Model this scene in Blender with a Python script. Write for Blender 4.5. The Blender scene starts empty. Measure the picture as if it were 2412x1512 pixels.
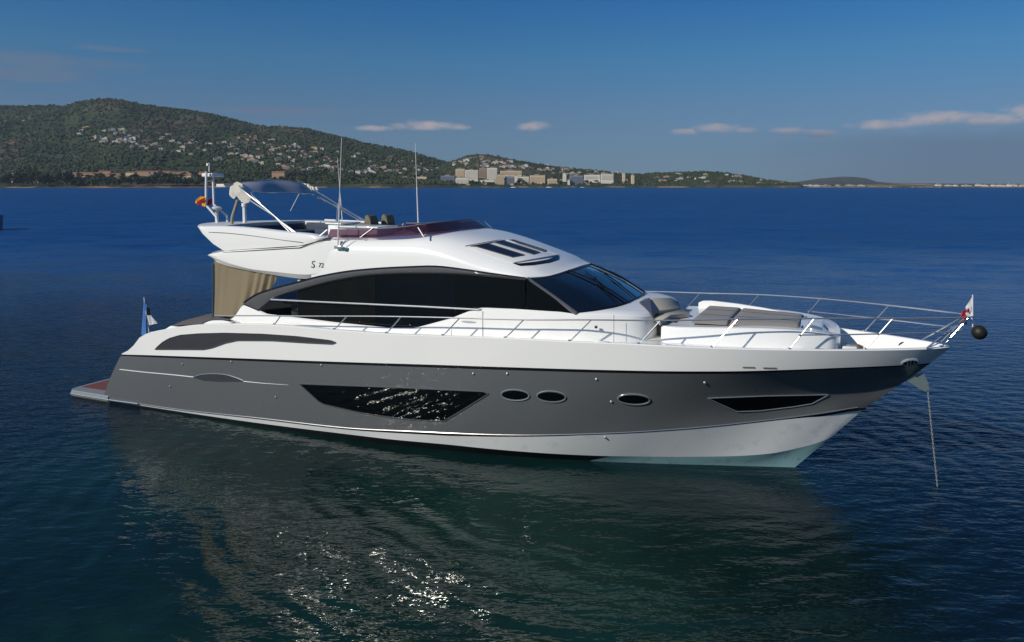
import bpy, bmesh, math, random
import numpy as np
from mathutils import Vector, Matrix
from mathutils.bvhtree import BVHTree
random.seed(7); RNG = np.random.RandomState(11)
R = math.radians
scene = bpy.context.scene
COL = scene.collection
# ------------------------------------------------------------------ camera
F, CX, EY, H = 1857.0, 1206.0, 437.0, 6.2          # focal length, centre column, eye line (2412 px wide frame), eye height
cam = bpy.data.cameras.new('camera'); camo = bpy.data.objects.new('camera', cam); COL.objects.link(camo)
cam.sensor_width = 36.0; cam.lens = 36.0*F/2412.0; cam.shift_y = -(756.0-EY)/2412.0
cam.clip_start = 0.5; cam.clip_end = 60000
camo.location = (0, 0, H); camo.rotation_euler = (R(90), 0, 0)
scene.camera = camo
# ------------------------------------------------------------------ light
SUN_EL = R(30.0); SUN_AZ = math.atan2(-.810, -.586)   # azimuth from +Y towards +X
sdir = Vector((math.sin(SUN_AZ)*math.cos(SUN_EL), math.cos(SUN_AZ)*math.cos(SUN_EL), math.sin(SUN_EL)))
sl = bpy.data.lights.new('sun', 'SUN'); sl.energy = 3.9; sl.angle = R(0.53); sl.color = (1.0, 0.93, 0.82)
so = bpy.data.objects.new('sun', sl); COL.objects.link(so)
so.rotation_euler = (-sdir).to_track_quat('-Z', 'Y').to_euler()
scene.view_settings.view_transform = 'Standard'
scene.view_settings.look = 'None'
scene.view_settings.exposure = 0.0
scene.view_settings.gamma = 1.0

# ------------------------------------------------------------------ node helper
class NT:
    def __init__(s, tree): s.t = tree; s.n = tree.nodes; s.l = tree.links
    def new(s, typ, **kw):
        n = s.n.new(typ)
        for k, v in kw.items(): setattr(n, k, v)
        return n
    def put(s, sock, v):
        if isinstance(v, bpy.types.NodeSocket): s.l.new(v, sock)
        elif isinstance(v, (tuple, list)) and sock.type == 'RGBA' and len(v) == 3: sock.default_value = (*v, 1)
        else: sock.default_value = v
    def m(s, op, a, b=None, c=None, clamp=False):
        n = s.new('ShaderNodeMath', operation=op, use_clamp=clamp)
        s.put(n.inputs[0], a)
        if b is not None: s.put(n.inputs[1], b)
        if c is not None: s.put(n.inputs[2], c)
        return n.outputs[0]
    def vm(s, op, a, b=None, sc=None):
        n = s.new('ShaderNodeVectorMath', operation=op); s.put(n.inputs[0], a)
        if b is not None: s.put(n.inputs[1], b)
        if sc is not None: s.put(n.inputs['Scale'], sc)
        return n.outputs[0]
    def noise(s, vec, scale, detail=3, rough=.55, out='Fac', dist=0):
        n = s.new('ShaderNodeTexNoise'); s.put(n.inputs['Vector'], vec)
        n.inputs['Scale'].default_value = scale; n.inputs['Detail'].default_value = detail
        n.inputs['Roughness'].default_value = rough; n.inputs['Distortion'].default_value = dist
        return n.outputs[out]
    def mix(s, f, a, b, blend='MIX'):
        n = s.new('ShaderNodeMix', data_type='RGBA', blend_type=blend)
        s.put(n.inputs[0], f); s.put(n.inputs[6], a); s.put(n.inputs[7], b)
        return n.outputs[2]
    def ramp(s, f, stops):
        n = s.new('ShaderNodeValToRGB'); s.put(n.inputs[0], f); e = n.color_ramp.elements
        while len(e) < len(stops): e.new(.5)
        for q, (p, c) in zip(e, stops): q.position = p; q.color = (*c, 1) if len(c) == 3 else c
        return n.outputs[0]
    def smooth(s, x, a, b):
        n = s.new('ShaderNodeMapRange', interpolation_type='SMOOTHSTEP'); s.put(n.inputs[0], x)
        n.inputs[1].default_value = a; n.inputs[2].default_value = b
        return n.outputs[0]
# ------------------------------------------------------------------ sky
world = bpy.data.worlds.new('World'); scene.world = world; world.use_nodes = True
w = NT(world.node_tree); w.n.clear()
tc = w.new('ShaderNodeTexCoord').outputs['Generated']
sx = w.new('ShaderNodeSeparateXYZ'); w.put(sx.inputs[0], tc)
X_, Y_, Z_ = sx.outputs
hor = w.m('SQRT', w.m('ADD', w.m('MULTIPLY', X_, X_), w.m('MULTIPLY', Y_, Y_)))
elv = w.m('DIVIDE', Z_, w.m('MAXIMUM', hor, .0001))
# the low sky opposite the sun is as deep a blue as the sky some way higher up
lift = w.m('ADD', w.m('MULTIPLY', w.m('MAXIMUM', Z_, 0), 1.35), .05)
cv = w.new('ShaderNodeCombineXYZ'); w.put(cv.inputs[0], X_); w.put(cv.inputs[1], Y_); w.put(cv.inputs[2], lift)
sky = w.new('ShaderNodeTexSky', sky_type='NISHITA'); sky.sun_disc = False
sky.sun_elevation = SUN_EL; sky.sun_rotation = SUN_AZ; sky.altitude = 0; sky.air_density = 1.0; sky.dust_density = 0.4; sky.ozone_density = 2.0
w.put(sky.inputs[0], w.vm('NORMALIZE', cv.outputs[0]))
hs = w.new('ShaderNodeHueSaturation'); hs.inputs['Saturation'].default_value = 1.22; hs.inputs['Hue'].default_value = .497
w.put(hs.inputs['Color'], sky.outputs[0])
gm = w.new('ShaderNodeGamma'); gm.inputs[1].default_value = 1.0; w.put(gm.inputs[0], hs.outputs[0])
skyc = gm.outputs[0]
skyc = w.mix(1.0, skyc, w.ramp(w.m('MULTIPLY', w.m('MAXIMUM', elv, 0), 1.0, clamp=True), [(0, (.38, .44, .56)), (.05, (.48, .54, .63)), (.10, (.55, .62, .71)), (.16, (.44, .76, .88)), (.235, (.25, .72, 1.02)), (.5, (.34, .80, 1.12)), (1.0, (.5, .85, 1.1))]), 'MULTIPLY')
# horizon veil: greyer, a little mauve, low above the sea
veil = w.smooth(elv, .125, -.01)
skyc = w.mix(w.m('MULTIPLY', veil, .35), skyc, (1.15, 1.75, 2.75))
# small cumulus along the horizon and a thin smear at the left
azr = w.m('DIVIDE', X_, w.m('MAXIMUM', Y_, .01))
front = w.m('GREATER_THAN', Y_, .05)
def px(x): return (x-CX)/F
def ev(y): return (EY-y)/F
cvec = w.new('ShaderNodeCombineXYZ'); w.put(cvec.inputs[0], w.m('MULTIPLY', azr, 1.0)); w.put(cvec.inputs[1], w.m('MULTIPLY', elv, 2.6))
cn = w.noise(cvec.outputs[0], 42, 6, .6, dist=.4)
cn2 = w.noise(cvec.outputs[0], 14, 4, .55)
def blob(x, y, rx, ry, flat=False):
    dx = w.m('DIVIDE', w.m('SUBTRACT', azr, px(x)), rx/F); dy = w.m('DIVIDE', w.m('SUBTRACT', elv, ev(y)), ry/F)
    d = w.m('ADD', w.m('MULTIPLY', dx, dx), w.m('MULTIPLY', dy, dy))
    return w.m('SUBTRACT', 1.0, d)
mask = None
for b in [(1005,297,95,15),(880,304,50,9),(1085,299,30,9),(1258,298,42,15),(1690,306,70,13),(1610,314,45,9),(1750,312,40,9),
          (1860,317,55,12),(1930,322,60,12),(2080,308,90,14),(2210,298,130,19),(2340,304,110,17),(2430,292,90,24),(2520,290,120,24),
          (-60,300,80,16),(2800,300,160,22)]:
    q = blob(*b); mask = q if mask is None else w.m('MAXIMUM', mask, q)
cl = w.m('ADD', w.m('MULTIPLY', mask, 1.0), w.m('MULTIPLY', w.m('SUBTRACT', cn, .5), 2.1))
cl = w.m('MULTIPLY', w.smooth(cl, -.05, 1.5), w.m('GREATER_THAN', mask, -1.0))
cl = w.m('MULTIPLY', w.m('MULTIPLY', cl, front), .85)
shade = w.smooth(w.m('ADD', elv, w.m('MULTIPLY', cn2, .012)), ev(322), ev(290))
ccol = w.mix(shade, (1.7, 2.1, 3.1), (5.8, 4.9, 4.8))
skyc = w.mix(cl, skyc, ccol)
# grey-mauve bank under the clouds at the right, thin smear at the left
bank = w.m('MULTIPLY', w.smooth(w.m('ADD', elv, w.m('MULTIPLY', cn2, .02)), ev(300)+.012, ev(345)+.006), w.smooth(azr, px(1500), px(2300)))
skyc = w.mix(w.m('MULTIPLY', w.m('MULTIPLY', bank, front), .6), skyc, (1.0, 1.45, 2.35))
sm = None
for b in [(60,185,330,22),(270,150,120,9),(60,212,240,20),(640,268,230,10)]:
    q = blob(*b); sm = q if sm is None else w.m('MAXIMUM', sm, q)
smk = w.m('MULTIPLY', w.smooth(w.m('ADD', sm, w.m('MULTIPLY', w.m('SUBTRACT', cn2, .5), 1.6)), 0, 1.0), front)
skyc = w.mix(w.m('MULTIPLY', smk, .38), skyc, (1.9, 2.1, 2.7))
bg = w.new('ShaderNodeBackground'); w.put(bg.inputs[0], skyc); bg.inputs[1].default_value = 0.085
wo = w.new('ShaderNodeOutputWorld'); w.l.new(bg.outputs[0], wo.inputs[0])

# ------------------------------------------------------------------ materials
MATS = {}
def mat(name, col, rough=.5, metal=0., coat=0., var=.06, scale=3., ior=1.45, alpha=1., bump=0., spec=.5, dirt=None):
    if name in MATS: return MATS[name]
    m = bpy.data.materials.new(name); m.use_nodes = True; t = NT(m.node_tree)
    p = t.n['Principled BSDF']
    co = t.new('ShaderNodeTexCoord').outputs['Object']
    nz = t.noise(co, scale, 4, .6)
    lo = tuple(c*(1-var) for c in col); hi = tuple(min(1, c*(1+var)) for c in col)
    c = t.mix(nz, lo, hi)
    if dirt:
        dn = t.smooth(t.noise(co, dirt[1], 6, .7), .52, .72)
        c = t.mix(t.m('MULTIPLY', dn, dirt[2]), c, dirt[0])
    t.put(p.inputs['Base Color'], c)
    t.put(p.inputs['Roughness'], t.m('ADD', rough*.9, t.m('MULTIPLY', t.noise(co, scale*2.3, 3), rough*.2)))
    p.inputs['Metallic'].default_value = metal; p.inputs['Coat Weight'].default_value = coat; p.inputs['Coat Roughness'].default_value = .06
    p.inputs['IOR'].default_value = ior; p.inputs['Alpha'].default_value = alpha; p.inputs['Specular IOR Level'].default_value = spec
    if bump:
        b = t.new('ShaderNodeBump'); b.inputs['Distance'].default_value = bump; t.put(b.inputs['Height'], t.noise(co, scale*8, 5, .6)); t.put(p.inputs['Normal'], b.outputs[0])
    MATS[name] = m; return m
WHITE = mat('white_gelcoat', (.80, .80, .775), .22, coat=.35, var=.012, scale=.8)
GREY = mat('grey_hull_paint', (.112, .118, .122), .28, metal=.1, coat=.5, var=.03, scale=.9)
BLACK = mat('black_paint', (.006, .006, .007), .25, var=.1)
BOOT = mat('boot_white', (.76, .77, .75), .3, coat=.2, var=.02, scale=1.2, dirt=((.40, .52, .50), 2.4, .4))
SEALIGHT_GROWTH = mat('bow_bottom_sealight_growth', (.27, .46, .47), .38, coat=.15, var=.08, scale=3., dirt=((.14, .22, .16), 5., .7))  # teal base paints in light thrown up by the water; green patches are growth
ANTI = mat('antifouling', (.008, .009, .010), .5, var=.3, scale=4.)
GLASS = mat('dark_glass', (.0025, .003, .0035), .045, var=.2, ior=1.5)
SALGLASS = mat('saloon_glass', (.0015, .002, .0025), .045, var=.2, ior=1.5, spec=.33)
SALBROWN = mat('saloon_glass_brown', (.0055, .005, .004), .045, var=.6, scale=1.3, ior=1.5, spec=.33); SALBLUE = mat('saloon_glass_blue', (.0017, .0025, .0042), .045, var=.6, scale=1.3, ior=1.5, spec=.33)
WSGLASS = mat('windscreen_glass', (.004, .006, .010), .03, var=.1, ior=1.6, coat=1.)
CHROME = mat('polished_steel', (.64, .64, .62), .19, metal=.8, var=.02, scale=6.)
FRAME = mat('grey_window_frame', (.085, .083, .088), .22, coat=.6, var=.05)
VENT = mat('vent_dark', (.045, .046, .05), .3, coat=.4, var=.15, scale=8.)
TEAK = mat('teak_red', (.16, .055, .04), .6, var=.2, scale=5.)
TEAKD = mat('teak_deck', (.30, .22, .14), .65, var=.15, scale=5.)
FABRIC = mat('cushion_beige', (.42, .38, .31), .9, var=.06, scale=12., bump=.004)
PAD = mat('sunpad_grey', (.27, .255, .235), .9, var=.06, scale=9., bump=.005)
DARKPAD = mat('sunpad_charcoal', (.11, .10, .09), .9, var=.1, scale=9., bump=.005)
NAVY = mat('navy_upholstery', (.04, .055, .09), .7, var=.1)
OLIVE = mat('helm_seat_olive', (.125, .115, .07), .7, var=.1, scale=6.)
CURTAIN = mat('curtain_beige', (.205, .168, .105), .9, var=.06, scale=5.)
GREYFAB = mat('canopy_grey', (.36, .38, .43), .8, var=.06, scale=5.)
CREAMFAB = mat('canopy_bag', (.66, .63, .55), .85, var=.06, scale=9., bump=.02)
GREYW = mat('white_moulding_dull', (.62, .62, .60), .45, var=.03)
RUBBER = mat('black_rubber', (.012, .012, .011), .55, var=.2)
def glassy(name, tint, refl_base, trans):
    m = bpy.data.materials.new(name); m.use_nodes = True; t = NT(m.node_tree); p = t.n['Principled BSDF']; o = t.n['Material Output']
    co = t.new('ShaderNodeTexCoord').outputs['Object']
    t.put(p.inputs['Base Color'], t.mix(t.noise(co, 2, 2), tuple(c*.85 for c in refl_base), refl_base)); p.inputs['Roughness'].default_value = .05
    tr = t.new('ShaderNodeBsdfTransparent'); tr.inputs[0].default_value = (*tint, 1)
    mx = t.new('ShaderNodeMixShader'); mx.inputs[0].default_value = trans
    t.l.new(p.outputs[0], mx.inputs[1]); t.l.new(tr.outputs[0], mx.inputs[2]); t.l.new(mx.outputs[0], o.inputs[0]); return m
CLEAR = glassy('tinted_pane', (.22, .24, .25), (.004, .005, .006), .9)
PURPLE = glassy('purple_screen', (.44, .25, .34), (.045, .018, .034), .36)

# ------------------------------------------------------------------ mesh builder
def tag(o, label=None, cat=None, group=None, kind=None):
    if label: o['label'] = label
    if cat: o['category'] = cat
    if group: o['group'] = group
    if kind: o['kind'] = kind
    return o
class MB:
    def __init__(s): s.v = []; s.f = []; s.mi = []; s.cur = 0
    def add(s, vs, fs):
        k = len(s.v); s.v += [tuple(map(float, q)) for q in vs]; s.f += [tuple(i+k for i in q) for q in fs]; s.mi += [s.cur]*len(fs); return s
    def grid(s, rows, close_u=False, close_v=False):
        n = len(rows); m = len(rows[0]); vs = [p for r in rows for p in r]; fs = []
        for i in range(n if close_u else n-1):
            for j in range(m if close_v else m-1):
                a = i*m+j; b = i*m+(j+1) % m; c = ((i+1) % n)*m+(j+1) % m; d = ((i+1) % n)*m+j
                fs.append((a, b, c, d))
        return s.add(vs, fs)
    def loft(s, rows, cap=True):           # closed sections
        k = len(s.v); m = len(rows[0]); s.grid(rows, close_v=True)
        if cap:
            s.f.append(tuple(k+i for i in range(m))[::-1]); s.mi.append(s.cur)
            e = k+(len(rows)-1)*m; s.f.append(tuple(e+i for i in range(m))); s.mi.append(s.cur)
        return s
    def tube(s, pts, r, n=6, closed=False, r2=None):
        P = [Vector(p) for p in pts]; rows = []; N = len(P); up = None
        for i, p in enumerate(P):
            if closed: t = (P[(i+1) % N]-P[i-1])
            else: t = P[min(i+1, N-1)]-P[max(i-1, 0)]
            if t.length < 1e-9: t = Vector((0, 0, 1))
            t.normalize()
            if up is None:
                up = Vector((0, 0, 1)) if abs(t.z) < .9 else Vector((1, 0, 0))
            a = t.cross(up)
            if a.length < 1e-6: a = t.cross(Vector((0, 1, .3)))
            a.normalize(); b = a.cross(t).normalized(); up = b
            rr = r if r2 is None else r+(r2-r)*i/max(1, N-1)
            rows.append([p+(a*math.cos(6.28318*k/n)+b*math.sin(6.28318*k/n))*rr for k in range(n)])
        if closed: return s.grid(rows, close_u=True, close_v=True)
        return s.loft(rows)
    def box(s, lo, hi, bev=0., M=None):
        bm = bmesh.new(); bmesh.ops.create_cube(bm, size=1)
        c = [(a+b)/2 for a, b in zip(lo, hi)]; d = [b-a for a, b in zip(lo, hi)]
        for v in bm.verts: v.co = Vector((c[0]+v.co.x*d[0], c[1]+v.co.y*d[1], c[2]+v.co.z*d[2]))
        if bev: bmesh.ops.bevel(bm, geom=bm.edges[:], offset=bev, segments=3, profile=.5, affect='EDGES')
        if M is not None: bmesh.ops.transform(bm, matrix=M, verts=bm.verts)
        bm.verts.index_update(); s.add([v.co for v in bm.verts], [[v.index for v in f.verts] for f in bm.faces]); bm.free(); return s
    def lathe(s, prof, c, n=16, axis='z', M=None):
        rows = []
        for r, h in prof:
            ring = []
            for k in range(n):
                a = 6.28318*k/n; p = (r*math.cos(a), r*math.sin(a), h)
                if axis == 'y': p = (p[0], p[2], p[1])
                if axis == 'x': p = (p[2], p[0], p[1])
                ring.append(tuple(Vector(c)+Vector(p)))
            rows.append(ring)
        return s.loft(rows)
    def prism(s, poly, off):              # polygon of 3-D points, extruded by off
        n = len(poly); P = [Vector(p) for p in poly]; Q = [p+Vector(off) for p in P]
        return s.add(P+Q, [tuple(range(n))[::-1], tuple(range(n, 2*n))]+[(i, (i+1) % n, n+(i+1) % n, n+i) for i in range(n)])
    def mirror(s):
        k = len(s.v); s.v += [(x, -y, z) for x, y, z in s.v]; s.f += [tuple(i+k for i in f)[::-1] for f in s.f]; s.mi += list(s.mi); return s
    def build(s, name, m, parent=None, smooth=32., weld=False):
        me = bpy.data.meshes.new(name); me.from_pydata(s.v, [], s.f)
        bm = bmesh.new(); bm.from_mesh(me)
        if weld: bmesh.ops.remove_doubles(bm, verts=bm.verts, dist=.0008)
        bmesh.ops.recalc_face_normals(bm, faces=bm.faces); bm.to_mesh(me); bm.free()
        ms = m if isinstance(m, (list, tuple)) else [m]
        for q in ms: me.materials.append(q)
        if len(ms) > 1 and not weld: me.polygons.foreach_set('material_index', s.mi)
        if smooth:
            me.polygons.foreach_set('use_smooth', [True]*len(me.polygons)); me.set_sharp_from_angle(angle=R(smooth))
        me.update()
        o = bpy.data.objects.new(name, me); COL.objects.link(o)
        if parent: o.parent = parent
        return o
# ------------------------------------------------------------------ yacht frame: x forward from the platform, y to port, z up from the water
PSI = R(23.5); cP, sP = math.cos(PSI), math.sin(PSI); SX, SY = 6.204, 17.35
def L(px_, py_, y):                       # photo point at a given distance off the yacht's centreline
    a = (px_-CX)/F; b = -(py_-EY)/F; t = (y+SX*sP+SY*cP)/(a*sP+cP)
    X, Y, Z = t*a, t, H+t*b
    return ((X-SX)*cP-(Y-SY)*sP+20, y, Z)
def Lz(px_, py_, z):
    t = (H-z)*F/(py_-EY); X = t*(px_-CX)/F
    return ((X-SX)*cP-(t-SY)*sP+20, (X-SX)*sP+(t-SY)*cP, z)
def ray(px_, py_):
    p, q = Vector(L(px_, py_, -6.)), Vector(L(px_, py_, 4.)); return p, (q-p).normalized()
YM = Matrix.Translation((SX-20*cP, SY+20*sP, 0)) @ Matrix.Rotation(-PSI, 4, 'Z')
yacht = bpy.data.objects.new('motor_yacht', None); COL.objects.link(yacht); yacht.matrix_world = YM
yacht.empty_display_size = 1
tag(yacht, 'large grey and white flybridge motor yacht at anchor in the foreground', 'yacht')
def part(mb, name, m, parent=yacht, **k): return mb.build(name, m, parent, **k)
def pair(mb, name, m, parent=yacht, subs=(), **k):      # starboard and port piece, each an object
    mm = MB(); mm.v = [(x, -y, z) for x, y, z in mb.v]; mm.f = [tuple(f)[::-1] for f in mb.f]; mm.mi = list(mb.mi)
    a = mb.build(name, m, parent, **k); b = mm.build(name, m, parent, **k)
    for (sb, sn, sm) in subs:
        s2 = MB(); s2.v = [(x, -y, z) for x, y, z in sb.v]; s2.f = [tuple(f)[::-1] for f in sb.f]; s2.mi = list(sb.mi)
        sb.build(sn, sm, a); s2.build(sn, sm, b)
    return a
def loose(name, base, label, cat, group=None):   # a thing of its own on the yacht: Empty at its base
    e = bpy.data.objects.new(name, None); COL.objects.link(e); e.matrix_world = YM @ Matrix.Translation(base); tag(e, label, cat, group); return e
def shift(mb, base):
    mb.v = [(x-base[0], y-base[1], z-base[2]) for x, y, z in mb.v]; return mb
def pch(tab, x, k):                        # monotone cubic through a table
    X = np.array([t[0] for t in tab], float); Yv = np.array([t[k] for t in tab], float)
    h = np.diff(X); d = np.diff(Yv)/h; mm = np.zeros(len(X)); mm[0] = d[0]; mm[-1] = d[-1]
    for i in range(1, len(X)-1):
        if d[i-1]*d[i] > 0:
            w1, w2 = 2*h[i]+h[i-1], h[i]+2*h[i-1]; mm[i] = (w1+w2)/(w1/d[i-1]+w2/d[i])
    x = np.clip(np.asarray(x, float), X[0], X[-1]); i = np.clip(np.searchsorted(X, x)-1, 0, len(h)-1); t = (x-X[i])/h[i]
    return ((1+2*t)*(1-t)**2)*Yv[i]+t*(1-t)**2*h[i]*mm[i]+t*t*(3-2*t)*Yv[i+1]+t*t*(t-1)*h[i]*mm[i+1]
def bez(pts, n):                           # resample a polyline smoothly (Catmull-Rom)
    P = [np.array(p, float) for p in pts]; out = []
    for k in range(n):
        u = k/(n-1)*(len(P)-1); i = min(int(u), len(P)-2); t = u-i
        p0, p1, p2, p3 = P[max(i-1, 0)], P[i], P[i+1], P[min(i+2, len(P)-1)]
        out.append(tuple(.5*((2*p1)+(p2-p0)*t+(2*p0-5*p1+4*p2-p3)*t*t+(3*p1-p0-3*p2+p3)*t**3)))
    return out
# ------------------------------------------------------------------ hull
TG = [(2.24,2.36,1.44),(2.6,2.40,1.60),(3.1,2.45,2.02),(4.1,2.52,2.29),(5.3,2.57,2.50),(6.7,2.62,2.63),(7.9,2.64,2.69),(9.7,2.65,2.70),(11.2,2.65,2.72),(12.7,2.63,2.78),(14.2,2.60,2.84),(15.7,2.53,2.87),(17.1,2.40,2.90),(18.6,2.13,2.90),(20,1.71,2.90),(21.4,1.13,2.90),(22.4,.58,2.90),(22.8,.29,2.90),(23.05,0,2.90)]
TK = [(2.23,2.36,1.43),(5.7,2.52,1.67),(9.8,2.58,1.93),(13.2,2.55,2.14),(15.25,2.46,2.25),(17.1,2.29,2.34),(18.75,1.95,2.41),(20.07,1.50,2.47),(21,1.09,2.51),(21.94,.58,2.53),(22.4,.25,2.53),(22.66,0,2.53)]
TM = [(1.8,2.36,.75),(5,2.46,.9),(9.8,2.53,1.12),(13,2.48,1.28),(15.2,2.30,1.42),(17.1,1.95,1.58),(18.75,1.41,1.72),(20.07,.86,1.86),(21,.44,1.95),(21.7,.15,2.0),(22.1,0,2.03)]
TC = [(1.45,2.33,.08),(4.1,2.38,.11),(7.1,2.43,.22),(9.7,2.43,.29),(12.1,2.39,.46),(14.2,2.23,.61),(16.1,1.92,.79),(17.8,1.46,.97),(19.5,.85,1.19),(20.7,.37,1.37),(21.1,.17,1.44),(21.45,0,1.49)]
TA = [(1.47,2.31,.045),(6.4,2.37,.075),(10.7,2.335,.15),(13,2.18,.20),(14.5,1.96,.20),(16,1.54,.19),(17,1.19,.20),(18.5,.72,.26),(19.5,.45,.37),(20.2,.21,.54),(20.6,.07,.68),(20.75,0,.75)]
TW = [(1.5,2.29,-.02),(5.6,2.34,-.02),(9.6,2.27,-.02),(12,2.10,-.02),(14,1.80,-.02),(16,1.32,-.02),(17,1.02,-.02),(18.5,.5,-.02),(19.3,.23,-.02),(20,0,-.02)]
TD = [(1.6,1.9,-.5),(9.6,1.7,-.6),(14,1.2,-.7),(17,.5,-.7),(19,0,-.7)]
NS = 110
def row(tab, N=NS):
    s = np.linspace(0, 1, N); s = 1-(1-s)**1.35; x = tab[0][0]+(tab[-1][0]-tab[0][0])*s
    return [(a, -b, c) for a, b, c in zip(x, pch(tab, x, 1), pch(tab, x, 2))]
def between(r1, r2, f, bulge=0): return [tuple(np.array(p)*(1-f)+np.array(q)*f) for p, q in zip(r1, r2)]
rG, rK, rM, rC, rA, rW, rD = [row(t) for t in (TG, TK, TM, TC, TA, TW, TD)]
def quad3(a, b, c, t):                     # smooth topside section through three rows
    return [tuple(np.array(p)*(1-t)*(1-2*t)+np.array(q)*4*t*(1-t)+np.array(r)*t*(2*t-1)) for p, q, r in zip(a, b, c)]
top_rows = [quad3(rK, rM, rC, t) for t in np.linspace(0, 1, 11)]
hull_all = MB().grid([rG, between(rG, rK, .5)]+top_rows+[rA, rW])
BVH = BVHTree.FromPolygons([Vector(v) for v in hull_all.v], hull_all.f)
part(MB().grid([rG, between(rG, rK, .33), between(rG, rK, .66), rK]).mirror(), 'upper_hull_band', WHITE, weld=True, smooth=50)
part(MB().grid(top_rows).mirror(), 'hull_topside', GREY, weld=True, smooth=50)
boot = MB().grid([rC, between(rC, rA, .5), rA]).mirror(); part(boot, 'boot_stripe', BOOT, weld=True, smooth=50)
kb = next(i for i, p in enumerate(rA) if p[0] > 16.2)
part(MB().grid([[p for p in r[:kb+1]] for r in (rA, rW, rD)]).mirror(), 'antifouling_bottom', ANTI, weld=True, smooth=50)
part(MB().grid([[p for p in r[kb:]] for r in (rA, between(rA, rW, .5), rW, rD)]).mirror(), 'bow_bottom', SEALIGHT_GROWTH, weld=True, smooth=50)
# transom
tr = [[(p[0], -p[1]*f, p[2]) for f in (-1, -.6, 0, .6, 1)] for p in [(2.24, -2.36, 1.44)]+[r[0] for r in top_rows]+[rA[0], rW[0], rD[0]]]
part(MB().grid(tr), 'transom', GREY)
def strip(r1, r2, out=.006):
    return [[(p[0], p[1]-out, p[2]) for p in r] for r in (r1, r2)]
pair(MB().grid(strip(between(rG, rK, .985), top_rows[0])+strip(between(top_rows[0], top_rows[1], .25), between(top_rows[0], top_rows[1], .3))), 'black_stripe', BLACK)
lowc = between(rC, rA, .22)
pair(MB().grid(strip(rC, [(p[0], q[1], p[2]-min(.055, (p[2]-q[2])*.6)) for p, q in zip(rC, between(rC, rA, .3))], .008)), 'lower_black_stripe', BLACK)
pair(MB().tube([(p[0], p[1]-.012, p[2]+.02) for p in rC[:-3]], .009, 6), 'lower_chrome_strip', CHROME)
# gunwale cap, deck
def inset(r, d): 
    out = []
    for i, p in enumerate(r):
        out.append((min(p[0], 22.93) if p[0] > 22.5 else p[0], min(-.0, p[1]+d), p[2]))
    return out
gi = inset(rG, .13)
part(MB().grid([rG, [(p[0], p[1]+.02, p[2]+.018) for p in rG], [(p[0], p[1]-.02, p[2]+.018) for p in gi], gi, [(k[0], min(0, k[1]+.10), k[2]+.04) for k in rK]]).mirror(), 'gunwale', WHITE, weld=True, smooth=60)
def zG(x): return float(pch(TG, x, 2))
def bG(x): return float(pch(TG, x, 1))
rows = []
for x in np.linspace(3.0, 20.25, 60):
    b = bG(x)-.12; rows.append([(x, b*f, zG(x)-.06+.03*(1-f*f)) for f in np.linspace(-1, 1, 9)])
part(MB().grid(rows), 'deck', WHITE)
rows = []
for x in np.linspace(20.2, 22.25, 14):
    b = max(float(pch(TK, x, 1))-.13, .02); rows.append([(x, b*f, 2.58) for f in np.linspace(-1, 1, 5)])
part(MB().grid(rows), 'bow_deck', TEAKD)
# ---- things projected on to the hull surface
def cast(px_, py_, bvh=None, off=.008):
    o, d = ray(px_, py_); h, n, i, t = (bvh or BVH).ray_cast(o, d)
    if h is None: return None
    if n.dot(d) > 0: n = -n
    return tuple(h+n*off)
def interp(pts, x): return float(np.interp(x, [p[0] for p in pts], [p[1] for p in pts]))
def patch(top, bot, nx=40, nz=5, off=.008, bvh=None):
    x0, x1 = max(top[0][0], bot[0][0]), min(top[-1][0], bot[-1][0]); rows = []
    for i in range(nx):
        x = x0+(x1-x0)*i/(nx-1); a, b = interp(top, x), interp(bot, x); r = []
        for j in range(nz):
            q = cast(x, a+(b-a)*j/(nz-1), bvh, off)
            if q is None: q = rows[-1][j] if rows else (0, 0, 0)
            r.append(q)
        rows.append(r)
    return rows
def outline(rows): return [r[0] for r in rows]+rows[-1][1:]+[r[-1] for r in rows[::-1]][1:]+rows[0][::-1][1:-1]
def hull_window(name, top, bot, rim=.012, m=GLASS, nx=40, off=.012, frame=True, extra=()):
    rows = patch(top, bot, nx, 6, off); return pair(MB().grid(rows), name, m, smooth=60, subs=([(MB().tube(outline(rows), rim, 5, closed=True), 'frame', CHROME if frame == 1 else FRAME)] if frame else [])+list(extra))
hull_window('hull_window', [(706,904),(900,911),(1142,922),(1150,927)], [(706,904.5),(757,950.5),(839,969.5),(888,978),(975,988.5),(1046.5,991.5),(1150,927.6)], .013, frame=2)
def ell(cx, cy, rx, ry, tilt, n=25):
    t = [(cx-rx*math.cos(math.pi*i/(n-1)), cy-ry*math.sin(math.pi*i/(n-1))+tilt*-math.cos(math.pi*i/(n-1))) for i in range(n)]
    b = [(cx-rx*math.cos(math.pi*i/(n-1)), cy+ry*math.sin(math.pi*i/(n-1))+tilt*-math.cos(math.pi*i/(n-1))) for i in range(n)]
    return t, b
for (cx, cy, rx, ry) in [(1214,930,33,12.3),(1299,933.5,34,12.5),(1493,940,38,12)]:
    hull_window('porthole', *ell(cx, cy, rx, ry, 1.5), rim=.019, nx=25)
hull_window('bow_window', [(1667,937),(1800,932),(1950,929)], [(1667,937.5),(1736,968.5),(1790,966.5),(1870,957),(1912,950),(1950,929.6)], .012, nx=45)
hull_window('side_vent', [(366,822),(380,808),(398,797),(425,789),(470,785.5),(530,784),(620,786.5),(700,792),(780,801.5),(791,806)],
            [(366,822.5),(480,823),(500,819),(530,808),(560,801.5),(640,802),(720,807),(783,810),(791,807)], .012, VENT, 50, frame=2)
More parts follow.
